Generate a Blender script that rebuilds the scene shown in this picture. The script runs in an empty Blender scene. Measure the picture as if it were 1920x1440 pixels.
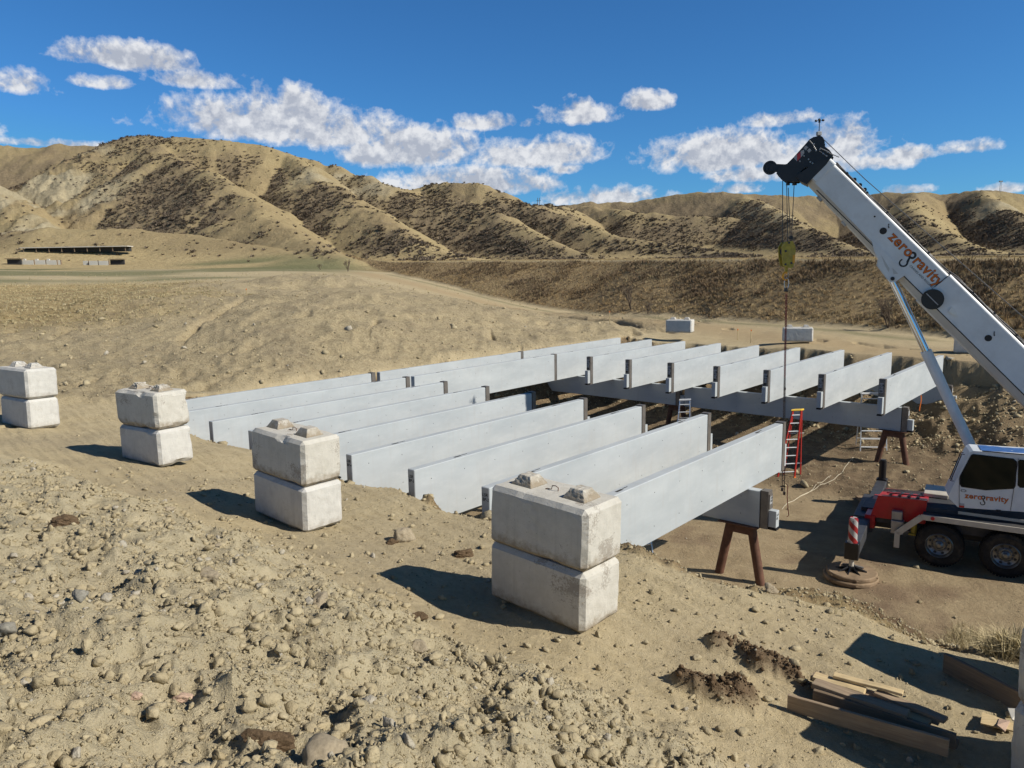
import bpy, bmesh, math, random
import numpy as np
from mathutils import Vector, Matrix, noise as mnoise

S = bpy.context.scene
COL = S.collection
R = math.radians
F, PITCH, ROLL = 1404.85, 0.1513, -0.0170      # focal length in photo pixels, camera pitch down and roll

# ---------------------------------------------------------------- camera
cd = bpy.data.cameras.new('camera')
cam = bpy.data.objects.new('camera', cd)
COL.objects.link(cam)
cd.sensor_width = 36.0
cd.lens = 36.0 * F / 1920.0
cd.clip_start, cd.clip_end = 0.1, 6000
cam.matrix_world = Matrix.Rotation(math.pi / 2 - PITCH, 4, 'X') @ Matrix.Rotation(ROLL, 4, 'Z')
S.camera = cam

# ---------------------------------------------------------------- light
SUN_AZ, SUN_EL = 111.0, 38.0                   # azimuth clockwise from the view direction (+Y)
sd = bpy.data.lights.new('sun', 'SUN')
sd.energy, sd.angle, sd.color = 5.0, R(0.53), (1.0, 0.93, 0.82)
sun = bpy.data.objects.new('sun', sd)
COL.objects.link(sun)
sv = Vector((math.sin(R(SUN_AZ)) * math.cos(R(SUN_EL)), math.cos(R(SUN_AZ)) * math.cos(R(SUN_EL)), math.sin(R(SUN_EL))))
sun.rotation_euler = sv.to_track_quat('Z', 'Y').to_euler()
sun.location = sv * 60
S.view_settings.view_transform = 'Standard'
S.view_settings.look = 'None'
S.view_settings.exposure = 0.12
S.view_settings.gamma = 1.0
try:
    S.cycles.max_bounces = 6
    S.cycles.diffuse_bounces = 2
    S.cycles.use_adaptive_sampling = True
    S.cycles.adaptive_threshold = 0.02
except Exception:
    pass


def ray(px, py):
    """direction (depth 1 along +Y) of a point of the 1920x1440 photograph"""
    a, b = px - 960, py - 720
    cr, sr = math.cos(ROLL), math.sin(ROLL)
    x, y = a * cr + b * sr, -a * sr + b * cr
    r, u = x / F, -y / F
    ct, st = math.cos(PITCH), math.sin(PITCH)
    d, z = ct + u * st, -st + u * ct
    return Vector((r / d, 1.0, z / d))


def at(px, py, depth):
    return ray(px, py) * depth


def on(px, py, z):
    r = ray(px, py)
    return r * (z / r.z)


# node helper
class NT:
    def __init__(s, tree):
        s.t, s.n, s.l = tree, tree.nodes, tree.links
        s.n.clear()

    def new(s, typ, ins=None, **props):
        nd = s.n.new(typ)
        for k, v in props.items():
            setattr(nd, k, v)
        for k, v in (ins or {}).items():
            s.put(nd.inputs[k], v)
        return nd

    def put(s, sock, v):
        if isinstance(v, bpy.types.NodeSocket):
            s.l.new(v, sock)
        else:
            if sock.type == 'RGBA' and len(v) == 3:
                v = (*v, 1)
            sock.default_value = v

    def m(s, op, a, b=0.0, c=None, clamp=False):
        nd = s.n.new('ShaderNodeMath')
        nd.operation, nd.use_clamp = op, clamp
        s.put(nd.inputs[0], a)
        s.put(nd.inputs[1], b)
        if c is not None:
            s.put(nd.inputs[2], c)
        return nd.outputs[0]

    def mix(s, fac, a, b, mode='MIX'):
        nd = s.n.new('ShaderNodeMix')
        nd.data_type, nd.blend_type = 'RGBA', mode
        s.put(nd.inputs[0], fac)
        s.put(nd.inputs[6], a)
        s.put(nd.inputs[7], b)
        return nd.outputs[2]

    def ramp(s, fac, lo, hi, a=0.0, b=1.0):
        nd = s.n.new('ShaderNodeMapRange')
        nd.clamp = True
        for i, v in enumerate((fac, lo, hi, a, b)):
            s.put(nd.inputs[i], v)
        return nd.outputs[0]

    def noise(s, vec, scale, detail=4, rough=0.55, dist=0.0):
        nd = s.new('ShaderNodeTexNoise', {'Scale': scale, 'Detail': detail, 'Roughness': rough, 'Distortion': dist})
        if vec is not None:
            s.l.new(vec, nd.inputs['Vector'])
        return nd.outputs[0]


# ---------------------------------------------------------------- sky with fair-weather clouds
w = bpy.data.worlds.new('World')
S.world = w
w.use_nodes = True
T = NT(w.node_tree)
sky = T.new('ShaderNodeTexSky', sky_type='NISHITA', sun_disc=False, sun_elevation=R(SUN_EL), sun_rotation=R(SUN_AZ),
            altitude=700, air_density=1.0, dust_density=0.4, ozone_density=2.2)
tc = T.new('ShaderNodeTexCoord')
sep = T.new('ShaderNodeSeparateXYZ', {0: tc.outputs['Generated']})
az = T.m('ARCTAN2', sep.outputs[0], sep.outputs[1])
el = T.m('ARCSINE', sep.outputs[2])
CLOUDS = [  # centre, half width, half height (photo pixels), strength
    (30, 152, 62, 20, .65), (245, 108, 112, 22, .95), (370, 148, 80, 17, .9), (185, 152, 56, 13, .85), (480, 222, 190, 42, 1.1), (545, 205, 110, 42, 1.1),
    (620, 240, 120, 40, 1), (770, 276, 135, 38, 1.05), (700, 285, 70, 28, 1), (1000, 284, 115, 30, 1), (915, 228, 62, 15, .8),
    (1080, 210, 78, 22, 1), (1215, 190, 46, 15, .7), (1460, 222, 66, 16, .95), (1370, 283, 165, 38, 1.1), (1560, 268, 95, 38, 1), (1640, 300, 80, 18, .8),
    (1700, 288, 50, 14, .9), (1810, 275, 52, 13, .75), (870, 338, 165, 28, 1.05), (960, 345, 100, 22, 1), (1120, 368, 125, 19, 1), (100, 268, 115, 9, .9),
    (1400, 325, 70, 18, .9), (1380, 352, 50, 11, .8), (1700, 355, 45, 9, .8), (1890, 352, 50, 11, .9), (990, 230, 22, 10, .7), (1060, 315, 30, 10, .6),
    (2150, 260, 150, 35, 1), (-160, 220, 150, 40, 1), (2500, 200, 200, 40, 1)]


def cloud_density(az, el, dz):
    acc = None
    for cx, cy, rx, ry, k in CLOUDS:
        d = ray(cx, cy + ry * 0.35)
        a0, e0 = math.atan2(d.x, d.y), math.atan(d.z / math.hypot(d.x, d.y))
        ca = math.cos(a0)
        wx, wy = rx / F * ca, ry * 1.35 / F * ca
        dx = T.m('MULTIPLY', T.m('SUBTRACT', az, a0), 1 / wx)
        dy = T.m('SUBTRACT', el, e0)
        up = T.m('MULTIPLY', T.m('MAXIMUM', dy, 0.0), 1 / wy)
        dn = T.m('MULTIPLY', T.m('MINIMUM', dy, 0.0), 1 / (wy * 0.48))
        r2 = T.m('ADD', T.m('MULTIPLY', dx, dx), T.m('ADD', T.m('MULTIPLY', up, up), T.m('MULTIPLY', dn, dn)))
        v = T.m('MULTIPLY', T.m('SUBTRACT', 1.0, r2), k)
        acc = v if acc is None else T.m('MAXIMUM', acc, v)
    return T.m('MAXIMUM', acc, -1.5)


base_d = cloud_density(az, el, 0)


def cn(off):
    vx = T.new('ShaderNodeCombineXYZ', {0: az, 1: T.m('MULTIPLY', T.m('ADD', el, off), 1.05), 2: 3.7})
    a = T.noise(vx.outputs[0], 24, 8, .56, .25)
    b = T.noise(vx.outputs[0], 8, 2, .5)
    c = T.noise(vx.outputs[0], 52, 4, .55)
    puff = T.m('SUBTRACT', .30, T.m('MULTIPLY', T.m('ABSOLUTE', T.m('SUBTRACT', c, .5)), 3.6))
    a = T.m('ADD', a, T.m('MULTIPLY', puff, .22))
    return T.m('ADD', T.m('MULTIPLY', T.m('SUBTRACT', a, .5), 3.4), T.m('MULTIPLY', T.m('SUBTRACT', b, .5), 1.2))


n0, n1 = cn(0.0), cn(0.012)
dens = T.m('ADD', base_d, n0)
mask = T.ramp(dens, -0.1, 0.85)
mask = T.m('POWER', mask, 1.15)
lit = T.m('ADD', T.m('MULTIPLY', T.m('SUBTRACT', n0, n1), 0.8), 0.60)
lit = T.m('SUBTRACT', lit, T.m('MULTIPLY', T.m('MAXIMUM', base_d, 0.0), 0.38))
lit = T.ramp(lit, 0.0, 0.75)
ccol = T.mix(lit, (7.6, 8.1, 9.3), (13.8, 13.9, 14.2))
skyc = T.mix(1.0, sky.outputs[0], (0.50, 1.20, 1.86), 'MULTIPLY')
overhead_dim = T.ramp(el, 0.34, 0.95, 1.0, 0.22)       # dims the sky above the view, to cut fill light and deepen shadows
skyc = T.mix(1.0, skyc, T.new('ShaderNodeCombineColor', {0: overhead_dim, 1: overhead_dim, 2: overhead_dim}).outputs[0], 'MULTIPLY')
skyc = T.mix(1.0, skyc, (11.0, 11.0, 12.0), 'DARKEN')  # caps the glow round the sun, also to cut fill light
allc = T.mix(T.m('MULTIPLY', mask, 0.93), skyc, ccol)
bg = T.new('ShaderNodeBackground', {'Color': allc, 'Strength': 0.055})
wo = T.new('ShaderNodeOutputWorld', {'Surface': bg.outputs[0]})

# ---------------------------------------------------------------- numeric noise
def _h(ix, iy, s):
    n = (ix.astype(np.int64) * 374761393 + iy.astype(np.int64) * 668265263 + s * 1274126177) & 0x7fffffff
    n = ((n ^ (n >> 13)) * 1274126177) & 0x7fffffff
    return (n ^ (n >> 16)) & 0xffff


def perlin(x, y, s=0):
    x0, y0 = np.floor(x), np.floor(y)
    fx, fy = x - x0, y - y0
    ux, uy = fx * fx * fx * (fx * (fx * 6 - 15) + 10), fy * fy * fy * (fy * (fy * 6 - 15) + 10)
    out = 0
    for ox in (0, 1):
        for oy in (0, 1):
            a = _h(x0 + ox, y0 + oy, s) * (2 * math.pi / 65536)
            g = np.cos(a) * (fx - ox) + np.sin(a) * (fy - oy)
            out = out + g * (ux if ox else 1 - ux) * (uy if oy else 1 - uy)
    return out * 1.4


def fbm(x, y, wave, octv=4, s=0, gain=.5, ridge=False):
    out, amp = 0, 1.0
    for o in range(octv):
        k = 2.0 ** o / wave
        p = perlin(x * k + 17.3 * o, y * k - 9.1 * o, s + o)
        if ridge:
            p = 1 - 2 * np.abs(p)
        out = out + p * amp
        amp *= gain
    return out


def sstep(v, a, b):
    t = np.clip((v - a) / (b - a), 0, 1)
    return t * t * (3 - 2 * t)


# ---------------------------------------------------------------- layout of the beam grid
P0 = Vector((6.652, 18.064, -3.861))           # top of the nearest girder's inner end
U = Vector((0.65705, 0.753847, 0))             # along the girders
V = Vector((-0.753847, 0.65705, 0))            # across them, towards the left
ZB, ZF = -5.064, -7.30                         # underside of girders, pit floor
GH, GW = 1.203, 0.20


def UV(u, v, z=0.0):
    return Vector((P0.x + U.x * u + V.x * v, P0.y + U.y * u + V.y * v, z))


# grade (undisturbed surface): photo pixel + depth or height, or plan position
_g = []
for px, py, z in [(1092, 1193, -4.1), (572, 1000, -4.02), (303, 881, -3.8), (53, 808, -3.7), (720, 960, -4.1), (900, 1080, -4.15), (700, 1050, -4.05), (1300, 1250, -4.3), (1200, 1330, -4.25),
                  (1600, 1250, -4.48), (1700, 1390, -4.6), (1900, 1300, -4.6), (150, 830, -3.75), (420, 930, -3.9), (250, 800, -3.8), (400, 840, -3.95),
                  (1400, 1150, -4.3), (1100, 1300, -4.15), (1350, 1400, -4.35), (1500, 1200, -4.42), (1500, 1400, -4.5)]:
    _g.append(on(px, py, z))
for px, py, d in [(0, 1440, 3.4), (250, 1440, 3.5), (500, 1440, 3.7), (750, 1440, 3.9), (960, 1440, 4.35), (1150, 1440, 5.2), (1300, 1440, 5.9), (0, 1250, 4.7), (300, 1250, 4.9), (550, 1280, 5.0), (780, 1290, 5.5),
                  (1000, 1340, 5.6), (0, 1080, 7.0), (250, 1080, 7.3), (450, 1110, 7.3), (640, 1140, 7.6), (0, 950, 10.2), (200, 965, 10.6), (380, 1010, 9.8), (0, 870, 13.5), (900, 1260, 7.0),
                  (20, 760, 21), (130, 700, 28), (250, 640, 34), (40, 650, 33), (0, 600, 40), (150, 588, 42), (300, 572, 43), (420, 568, 44), (560, 566, 43), (700, 566, 43),
                  (800, 578, 44), (900, 596, 44), (1000, 606, 46), (1120, 614, 47), (700, 620, 34.5), (560, 640, 32), (400, 660, 31), (850, 625, 38),
                  (560, 556, 54), (700, 556, 54), (480, 532, 66), (560, 530, 70), (650, 531, 70), (690, 540, 62), (820, 556, 70), (900, 572, 72), (1050, 592, 66), (400, 535, 62), (300, 545, 58),
                  (100, 560, 56), (0, 570, 50), (300, 525, 85), (100, 520, 90), (0, 525, 80), (100, 507, 120), (250, 505, 125), (400, 508, 120), (520, 505, 130), (630, 505, 135),
                  (0, 500, 150), (250, 496, 160), (450, 494, 165), (640, 495, 190), (1280, 622, 46), (1500, 641, 39), (1900, 652, 36), (1750, 640, 39), (1300, 600, 58), (1900, 640, 38.5), (1100, 585, 80),
                  (800, 540, 95), (2200, 700, 31), (2200, 640, 42), (2400, 900, 16), (2300, 1200, 9)]:
    _g.append(at(px, py, d))
for x, y, z in [(-3, 1.2, -1.9), (0, 1.2, -1.9), (2, 1.5, -2.6), (5, 2, -4.55), (8, 4, -4.65), (-8, 2, -2.4), (-12, 8, -2.9), (-16, 14, -3.4), (-26, 22, -3.2), (-40, 30, -1.8), (-60, 60, 0), (-90, 110, 2),
                (60, 20, -4), (90, 60, -3.5), (60, 150, -2), (0, 150, -1.5), (30, 200, 1), (-50, 250, 6), (100, 250, 3), (200, 200, 3), (-200, 200, 8), (0, 320, 8), (150, 350, 8), (-150, 350, 12)]:
    _g.append(Vector((x, y, z)))
for t in np.linspace(-1, 20, 12):
    _g.append(UV(t * .95 - .0, 17.2, -3.95))
for u_, v_ in ((-9.2, 11), (-9.2, 6), (20, 15), (20, 9), (20.3, 4), (19.5, 0), (17, -3)):
    _g.append(UV(u_, v_, -4.2))
_g = np.array([tuple(p) for p in _g])


def _emb(x, y):
    return np.arctan2(x, y) * 2.2, np.log(np.maximum(np.hypot(x, y), 1.3))


def _tps(d2):
    return 0.5 * d2 * np.log(d2 + 1e-9)


_ga, _gl = _emb(_g[:, 0], _g[:, 1])
_gt = _g[:, 2] / np.maximum(np.hypot(_g[:, 0], _g[:, 1]), 1.3)
_n = len(_g)
_K = _tps((_ga[:, None] - _ga) ** 2 + (_gl[:, None] - _gl) ** 2) + np.eye(_n) * 0.004
_Pm = np.stack([np.ones(_n), _ga, _gl], 1)
_sol = np.linalg.solve(np.block([[_K, _Pm], [_Pm.T, np.zeros((3, 3))]]), np.concatenate([_gt, np.zeros(3)]))


def grade(x, y):
    a, l = _emb(x, y)
    a = np.clip(a, -3.0, 3.0)
    t = _sol[_n] + _sol[_n + 1] * a + _sol[_n + 2] * l
    for i in range(_n):
        t = t + _sol[i] * _tps((a - _ga[i]) ** 2 + (l - _gl[i]) ** 2)
    z = t * np.maximum(np.hypot(x, y), 1.3)
    back = sstep(-y, -1.0, 6.0)
    z = z * (1 - back) + (-4.2) * back
    return np.clip(z, -5.2, 14)


def tent(x, y, ridges, k=0.10):
    """height of hill spurs: each ridge is a polyline of (px, py, depth, slope)"""
    out = np.full(x.shape, -60.0)
    side = np.zeros(x.shape)
    for pts in ridges:
        P = [(at(p[0], p[1], p[2]), p[3] if len(p) > 3 else .62) for p in pts]
        for (A, sa), (B, sb) in zip(P[:-1], P[1:]):
            dx, dy = B.x - A.x, B.y - A.y
            t = np.clip(((x - A.x) * dx + (y - A.y) * dy) / (dx * dx + dy * dy), 0, 1)
            cx, cy = x - (A.x + dx * t), y - (A.y + dy * t)
            d = np.hypot(cx, cy)
            sl = sa + (sb - sa) * t
            h = A.z + (B.z - A.z) * t - sl * (np.sqrt(d * d + 9) - 3)
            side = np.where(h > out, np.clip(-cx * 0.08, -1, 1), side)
            out = np.maximum(out, h)
    return out, side


RIDGES = [
    [(-900, 300, 330), (-300, 290, 330), (0, 274, 322), (200, 272, 318), (232, 259, 308), (300, 257, 303), (400, 262, 300), (500, 275, 298), (560, 295, 302), (620, 312, 298), (690, 325, 282, .8),
     (735, 345, 288), (785, 354, 300), (815, 347, 298), (860, 343, 294), (900, 348, 288), (935, 360, 282), (965, 374, 278), (1000, 387, 284), (1060, 389, 330)],
    [(1000, 389, 385), (1150, 378, 385), (1230, 370, 375), (1300, 362, 365), (1380, 357, 352), (1450, 365, 350), (1560, 374, 350), (1640, 364, 340), (1720, 358, 322), (1790, 362, 318), (1850, 356, 300),
     (1920, 366, 298), (2200, 345, 290), (2700, 330, 280)],
    [(300, 270, 296), (318, 292, 272), (390, 325, 244), (430, 345, 226), (490, 390, 202), (560, 440, 176), (645, 488, 150)],
    [(535, 290, 298), (580, 310, 270, .8), (598, 335, 256), (680, 380, 224), (760, 442, 190), (865, 492, 160)],
    [(690, 327, 280, .85), (735, 352, 268), (790, 372, 255), (900, 386, 243), (935, 399, 234), (1010, 440, 204), (1105, 493, 168)],
    [(895, 350, 288), (990, 388, 266), (1060, 404, 245), (1150, 442, 216), (1230, 453, 205), (1290, 464, 196), (1390, 493, 166)],
    [(1385, 358, 350), (1420, 378, 318), (1480, 412, 262), (1560, 450, 214), (1650, 492, 172)],
    [(1090, 388, 372), (1170, 394, 335), (1200, 402, 320), (1400, 411, 300), (1470, 413, 285)],
    [(1720, 359, 320), (1700, 385, 285), (1730, 420, 240), (1800, 452, 205), (1860, 492, 170)],
    [(1840, 357, 300), (1880, 390, 262, .8), (1940, 430, 215), (2050, 480, 170)],
    [(-300, 470, 200, .4), (0, 442, 188, .45), (90, 430, 182, .45), (330, 432, 186, .45), (470, 458, 172, .4), (600, 484, 156, .3)],
    [(-250, 300, 320), (-60, 330, 262), (20, 385, 225), (75, 425, 206)],
    [(30, 285, 318, .9), (62, 335, 290, .9), (88, 395, 252, .9), (70, 425, 225, .9)],
    [(100, 280, 318, .9), (120, 330, 285, .9), (118, 390, 246, .9)],
    [(200, 275, 316, .9), (175, 330, 285, .9), (130, 390, 248, .9), (100, 428, 225, .9)],
    [(255, 275, 300, .9), (235, 335, 272, .9), (195, 400, 240, .9)]]


EA, ED = np.array([24.8, 37.0]), np.array([-0.43, 0.903])
EN = np.array([0.903, 0.43])


def emb_s(x, y):
    return (x - EA[0]) * EN[0] + (y - EA[1]) * EN[1], (x - EA[0]) * ED[0] + (y - EA[1]) * ED[1]


def pit(x, y):
    """signed inside distance to the pit's rim and slope measures"""
    qx, qy = x - P0.x, y - P0.y
    u = qx * U.x + qy * U.y
    v = qx * V.x + qy * V.y
    wob = fbm(x, y, 3.0, 3, 5) * .28
    dn = u + 9.0 + wob - .6 * sstep(-v, 2.0, 4.5) - .35 * sstep(-v, 4.5, 6.5)   # from the near rim
    dl = 16.95 - v + wob                                     # from the left rim
    far = 19.4 + sstep(-v, -1.0, 4.5) * -2.6 + sstep(-v, 5, 30) * 12
    df = far - u + wob * 1.6                                 # from the far rim
    return u, v, dn, dl, df


def terrain(x, y, coarse=False):
    r = np.hypot(x, y)
    if coarse:
        nr_, na_ = x.shape
        ir, ia = np.unique(np.append(np.arange(0, nr_, 5), nr_ - 1)), np.unique(np.append(np.arange(0, na_, 5), na_ - 1))
        gc = grade(x[np.ix_(ir, ia)], y[np.ix_(ir, ia)])
        ga_ = np.stack([np.interp(np.arange(na_), ia, row) for row in gc])
        jr = np.interp(np.arange(nr_), ir, np.arange(len(ir)))
        j0 = np.minimum(jr.astype(int), len(ir) - 2)
        f_ = (jr - j0)[:, None]
        g = ga_[j0] * (1 - f_) + ga_[j0 + 1] * f_
    else:
        g = grade(x, y)
    ground_mask = {}
    # embankment
    s, t = emb_s(x, y)
    wv = fbm(x, y, 22, 3, 31) * 1.6
    top = 0.15 + 0.0155 * np.clip(t, -40, 400)
    ez = g + np.clip((s + wv) * 0.42, 0, 50)
    ez = np.where(s + wv > 0, np.minimum(ez, np.maximum(top + 0.02 * fbm(x, y, 6, 2, 3), g)), g)
    far_blend = sstep(s, 40, 90)
    eok = (r < 260) & (t < 150)
    emb = (s + wv > 0) & eok
    z = np.where(emb, ez, g)
    embm = sstep(s + wv, 0, 1.0) * (1 - sstep(ez - top, -.35, -.05)) * eok
    topm = ((s + wv) > 0) & (ez > top - .08) & (s < 26) & eok
    # crisp crest of the graded bank with a bench behind it, and a flat-topped mound
    if (r > 30).any():
        best, sgn = np.full(x.shape, 1e9), np.zeros(x.shape)
        CP = [at(*p) for p in [(-300, 615, 38), (0, 592, 41), (150, 580, 42.5), (300, 570, 43.5), (500, 563, 44.5), (700, 562, 44.5), (800, 571, 45.5), (930, 592, 47)]]
        for A_, B_ in zip(CP[:-1], CP[1:]):
            dx, dy = B_.x - A_.x, B_.y - A_.y
            tt_ = np.clip(((x - A_.x) * dx + (y - A_.y) * dy) / (dx * dx + dy * dy), 0, 1)
            ex_, ey_ = x - (A_.x + dx * tt_), y - (A_.y + dy * tt_)
            d_ = np.hypot(ex_, ey_)
            sg = np.sign(-dy * ex_ + dx * ey_)
            sgn = np.where(d_ < best, sg, sgn)
            best = np.minimum(best, d_)
        sd2 = best * sgn + fbm(x, y, 5, 3, 95) * .5
        z = z + np.where(sd2 < 0, .30 * np.exp(-(sd2 / 3.0) ** 2), .30 * np.exp(-(sd2 / .8) ** 2) - .38 * np.exp(-((sd2 - 3.0) / 2.2) ** 2)) * (1 - emb)
        mc = at(588, 532, 67)
        mm = 1 - ((x - mc.x) / 6.2) ** 2 - ((y - mc.y) / 6.5) ** 2 + fbm(x, y, 6, 3, 96) * .22
        z = z + sstep(mm, 0, .8) * (.75 + .05 * fbm(x, y, 2, 3, 97))
        # narrow erosion cracks down the bank
        ck = fbm(x * 1.0, y * .45, 7, 3, 98, .5, True)
        bk_ = (sd2 < -1) & (r > 22) & (r < 50)
        z = z - bk_ * .20 * sstep(ck, 1.42, 1.62)
    # pit
    u, v, dn, dl, df = pit(x, y)
    near = (r < 95)
    depth = z - ZF
    kn = 1.1 - 0.55 * sstep(-v, 0.0, 3.0)
    on_ = kn * np.maximum(dn, 0)
    ol = 1.2 * np.maximum(dl, 0)
    scarp = 0.75 * sstep(df, 0.0, 0.35) + np.maximum(df - .2, 0) * 0.42
    o = np.minimum(np.minimum(on_, ol), scarp)
    o = np.where(near, o, 0)
    o2 = np.where(o > depth - .5, depth - .5 + .5 * (1 - np.exp(-np.maximum(o - depth + .5, 0) / .5)), o)
    o2 = np.clip(o2, 0, depth)
    z = z - o2
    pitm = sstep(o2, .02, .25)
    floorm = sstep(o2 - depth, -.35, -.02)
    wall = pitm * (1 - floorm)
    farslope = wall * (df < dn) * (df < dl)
    # hills
    hz, side = np.full(x.shape, -60.0), np.zeros(x.shape)
    fh = (r > 130) & (r < 900)
    if fh.any():
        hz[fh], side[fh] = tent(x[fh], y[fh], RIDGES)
    cliff = sstep(-x / np.maximum(r, 1), .40, .50) * sstep(r, 200, 235) * (1 - sstep(r, 330, 340))
    hm = sstep(r, 136, 150)
    er = fbm(x, y, 30, 5, 41, .5, True) * 1.5
    er = er + cliff * fbm(x, y, 13, 4, 51, .6, True) * 1.6
    er2 = fbm(x, y, 9, 3, 61) * .55
    rid = sstep(hz - z, 0, 14)
    hz2 = hz + (er - 1.3) * rid * .8 + er2 * rid
    k = 2.0
    hh = np.maximum(hz2, z) + k * np.log1p(np.exp(-np.abs(hz2 - z) / k)) - k * .15
    z = z * (1 - hm) + np.where(hz2 > -50, hh, z) * hm
    hillm = hm * sstep(hh - g, .5, 4)
    # surface relief
    pile = (1 - sstep(r, 9.5, 12.5)) * 1.0
    pile = pile * sstep(x * .55 + y * -1.0 + 9.1 - 1.55 * (x > 0) * x * .0, -1.2, 1.2) if False else pile
    # spoil heap: near and left of the line through (780,1180) .. (1400,1440)
    pa, pb = on(640, 1090, -3.9), on(1420, 1440, -4.2)
    nx, ny = (pb.y - pa.y), -(pb.x - pa.x)
    sd_ = lambda X_, Y_, p, mx, my: ((X_ - p.x) * mx + (Y_ - p.y) * my) / math.hypot(mx, my)
    dpile = sd_(x, y, pa, nx, ny) * np.sign(sd_(-1.0, 3.0, pa, nx, ny))
    pc = on(0, 850, -3.6)
    nx2, ny2 = (pa.y - pc.y), -(pa.x - pc.x)
    dpile2 = sd_(x, y, pc, nx2, ny2) * np.sign(sd_(-1.0, 3.0, pc, nx2, ny2))
    pile = sstep(np.minimum(dpile, dpile2) + fbm(x, y, 1.2, 3, 7) * .35, -.15, .7) * (y > -6) * (1 - sstep(r, 16, 20))
    cell = r * 0.0055 + 1e-3

    def oc(wave, amp, sd, ridge=False, mask=None):
        fade = np.clip((wave / cell - 2.0) / 2.5, 0, 1)
        ok = fade > 0 if mask is None else (fade > 0) & (mask > 0)
        out_ = np.zeros_like(x)
        if ok.any():
            out_[ok] = fbm(x[ok], y[ok], wave, 1, sd, .5, ridge) * amp * fade[ok]
        return out_
    dirt = (1 - hillm) * (1 - embm)
    rough = .34 + pile * 1.0 + wall * 1.0
    bank = sstep(v, 16.5, 18) * (r < 75) * (1 - pitm)
    rough = rough + bank * .75
    z = z + dirt * rough * (oc(2.6, .13, 71) + oc(1.1, .09, 72) + oc(.5, .046, 73) + oc(.24, .026, 74) + oc(.12, .013, 75) + oc(.06, .008, 76) + oc(.03, .004, 77))
    pw = pile + wall
    z = z + (pile * .75 + wall * .9) * dirt * (oc(1.5, .17, 90, True, pw) + oc(.8, .12, 81, True, pw) + oc(.33, .060, 82, True, pw) + oc(.15, .045, 83, True, pw) + oc(.075, .032, 84, True, pw) + oc(.04, .016, 85, True, pw))
    dm_ = floorm * sstep(u + fbm(x, y, 4, 3, 101) * 1.3, 4.2, 6.2) * (u < 25)
    z = z + dm_ * (.10 + oc(.9, .07, 102, True, dm_) + oc(.4, .05, 103, True, dm_))
    z = z + farslope * oc(2.0, .28, 84, False, farslope) + farslope * oc(.7, .14, 85, True, farslope) + wall * oc(1.6, .18, 86, False, wall)
    z = z + bank * (oc(5, .16, 87, False, bank) + oc(1.6, .12, 89, True, bank) + oc(.7, .12, 88, True, bank))
    # wheel ruts on the pit floor, scraped marks on the shelf
    q = (x * .53 + y * .848)
    z = z + floorm * (np.sin(q * 5.2 + fbm(x, y, 5, 2, 9) * 2.2) * .022 * (cell < .2))
    sh = (1 - pile) * (1 - pitm) * (r < 30)
    so = sh > 0
    shn = np.zeros_like(z)
    q2 = x * .75 + y * .66
    if so.any():
        shn[so] = fbm(q2[so] * 4.5, (x[so] * -.66 + y[so] * .75) * .55, 1.0, 3, 91) * .024
    z = z + sh * shn
    # two peat-dark lumps on the shelf and smaller clods
    lump = np.zeros_like(z)
    ln_ = r < 12
    lf, lf2, lf3 = np.zeros_like(z), np.zeros_like(z), np.zeros_like(z)
    if ln_.any():
        lf[ln_], lf2[ln_], lf3[ln_] = fbm(x[ln_], y[ln_], .3, 3, 19), fbm(x[ln_], y[ln_], .09, 2, 20), fbm(x[ln_], y[ln_], .35, 3, 12)
    for px, py, rx, ry, rot, h in [(1412, 1222, .62, .23, -.55, .26), (1345, 1290, .60, .26, -.5, .24), (1385, 1275, .25, .2, 0, .15), (1480, 1245, .45, .12, -.5, .10), (1290, 1285, .2, .1, -.6, .1)]:
        c = on(px, py, -4.28)
        ex, ey = (x - c.x) * math.cos(rot) + (y - c.y) * math.sin(rot), -(x - c.x) * math.sin(rot) + (y - c.y) * math.cos(rot)
        d = 1 - (ex / rx) ** 2 - (ey / ry) ** 2 + lf3 * .55
        m = sstep(d, 0, .9)
        lump = np.maximum(lump, m)
        z = z + m * (h * (.55 + .09 * lf + .12 * lf2))
    # ditch beside the far track
    da, db = at(835, 563, 69), at(1215, 606, 49)
    dl_ = math.hypot(db.x - da.x, db.y - da.y)
    tt = ((x - da.x) * (db.x - da.x) + (y - da.y) * (db.y - da.y)) / dl_ ** 2
    ddist = ((x - da.x) * (db.y - da.y) - (y - da.y) * (db.x - da.x)) / dl_ + fbm(x, y, 4, 2, 15) * .3
    z = z - 1.5 * sstep(tt, -.02, .12) * (1 - sstep(tt, .85, 1.02)) * np.exp(-(np.maximum(np.abs(ddist) - .5, 0) / .45) ** 2)
    # masks for the material
    track = np.exp(-((s + 6.5 + fbm(x, y, 14, 2, 44) * 1.0) / 3.0) ** 2) * (r > 25) * (1 - embm) * (r < 130)
    green = sstep(r, 84, 96) * (1 - sstep(r, 160, 172)) * sstep(-x, 22, 34) * (1 - hillm) * (1 - embm)
    green = green * sstep(fbm(x, y, 30, 3, 46), -.5, 0.1)
    gv = np.exp(-((s + 1.8) / .7) ** 2) * (r > 45) * (r < 130) * .7
    straw = sstep(-x / np.maximum(y, 1) + fbm(x, y, 9, 4, 99) * .12, .33, .55) * sstep(r, 40, 48) * (1 - sstep(r, 82, 92)) * (1 - hillm)
    straw = np.maximum(straw, sstep(r, 140, 150) * (1 - hillm) * .8)
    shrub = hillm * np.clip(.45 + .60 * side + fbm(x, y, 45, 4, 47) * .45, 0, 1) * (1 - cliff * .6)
    mound = sstep(-x / np.maximum(r, 1), .16, .26) * (r < 212) * hillm
    shrub = shrub * (1 - .75 * mound)
    pale = cliff * hillm * sstep(fbm(x, y, 30, 4, 48) + .15, -.1, .35)
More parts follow.
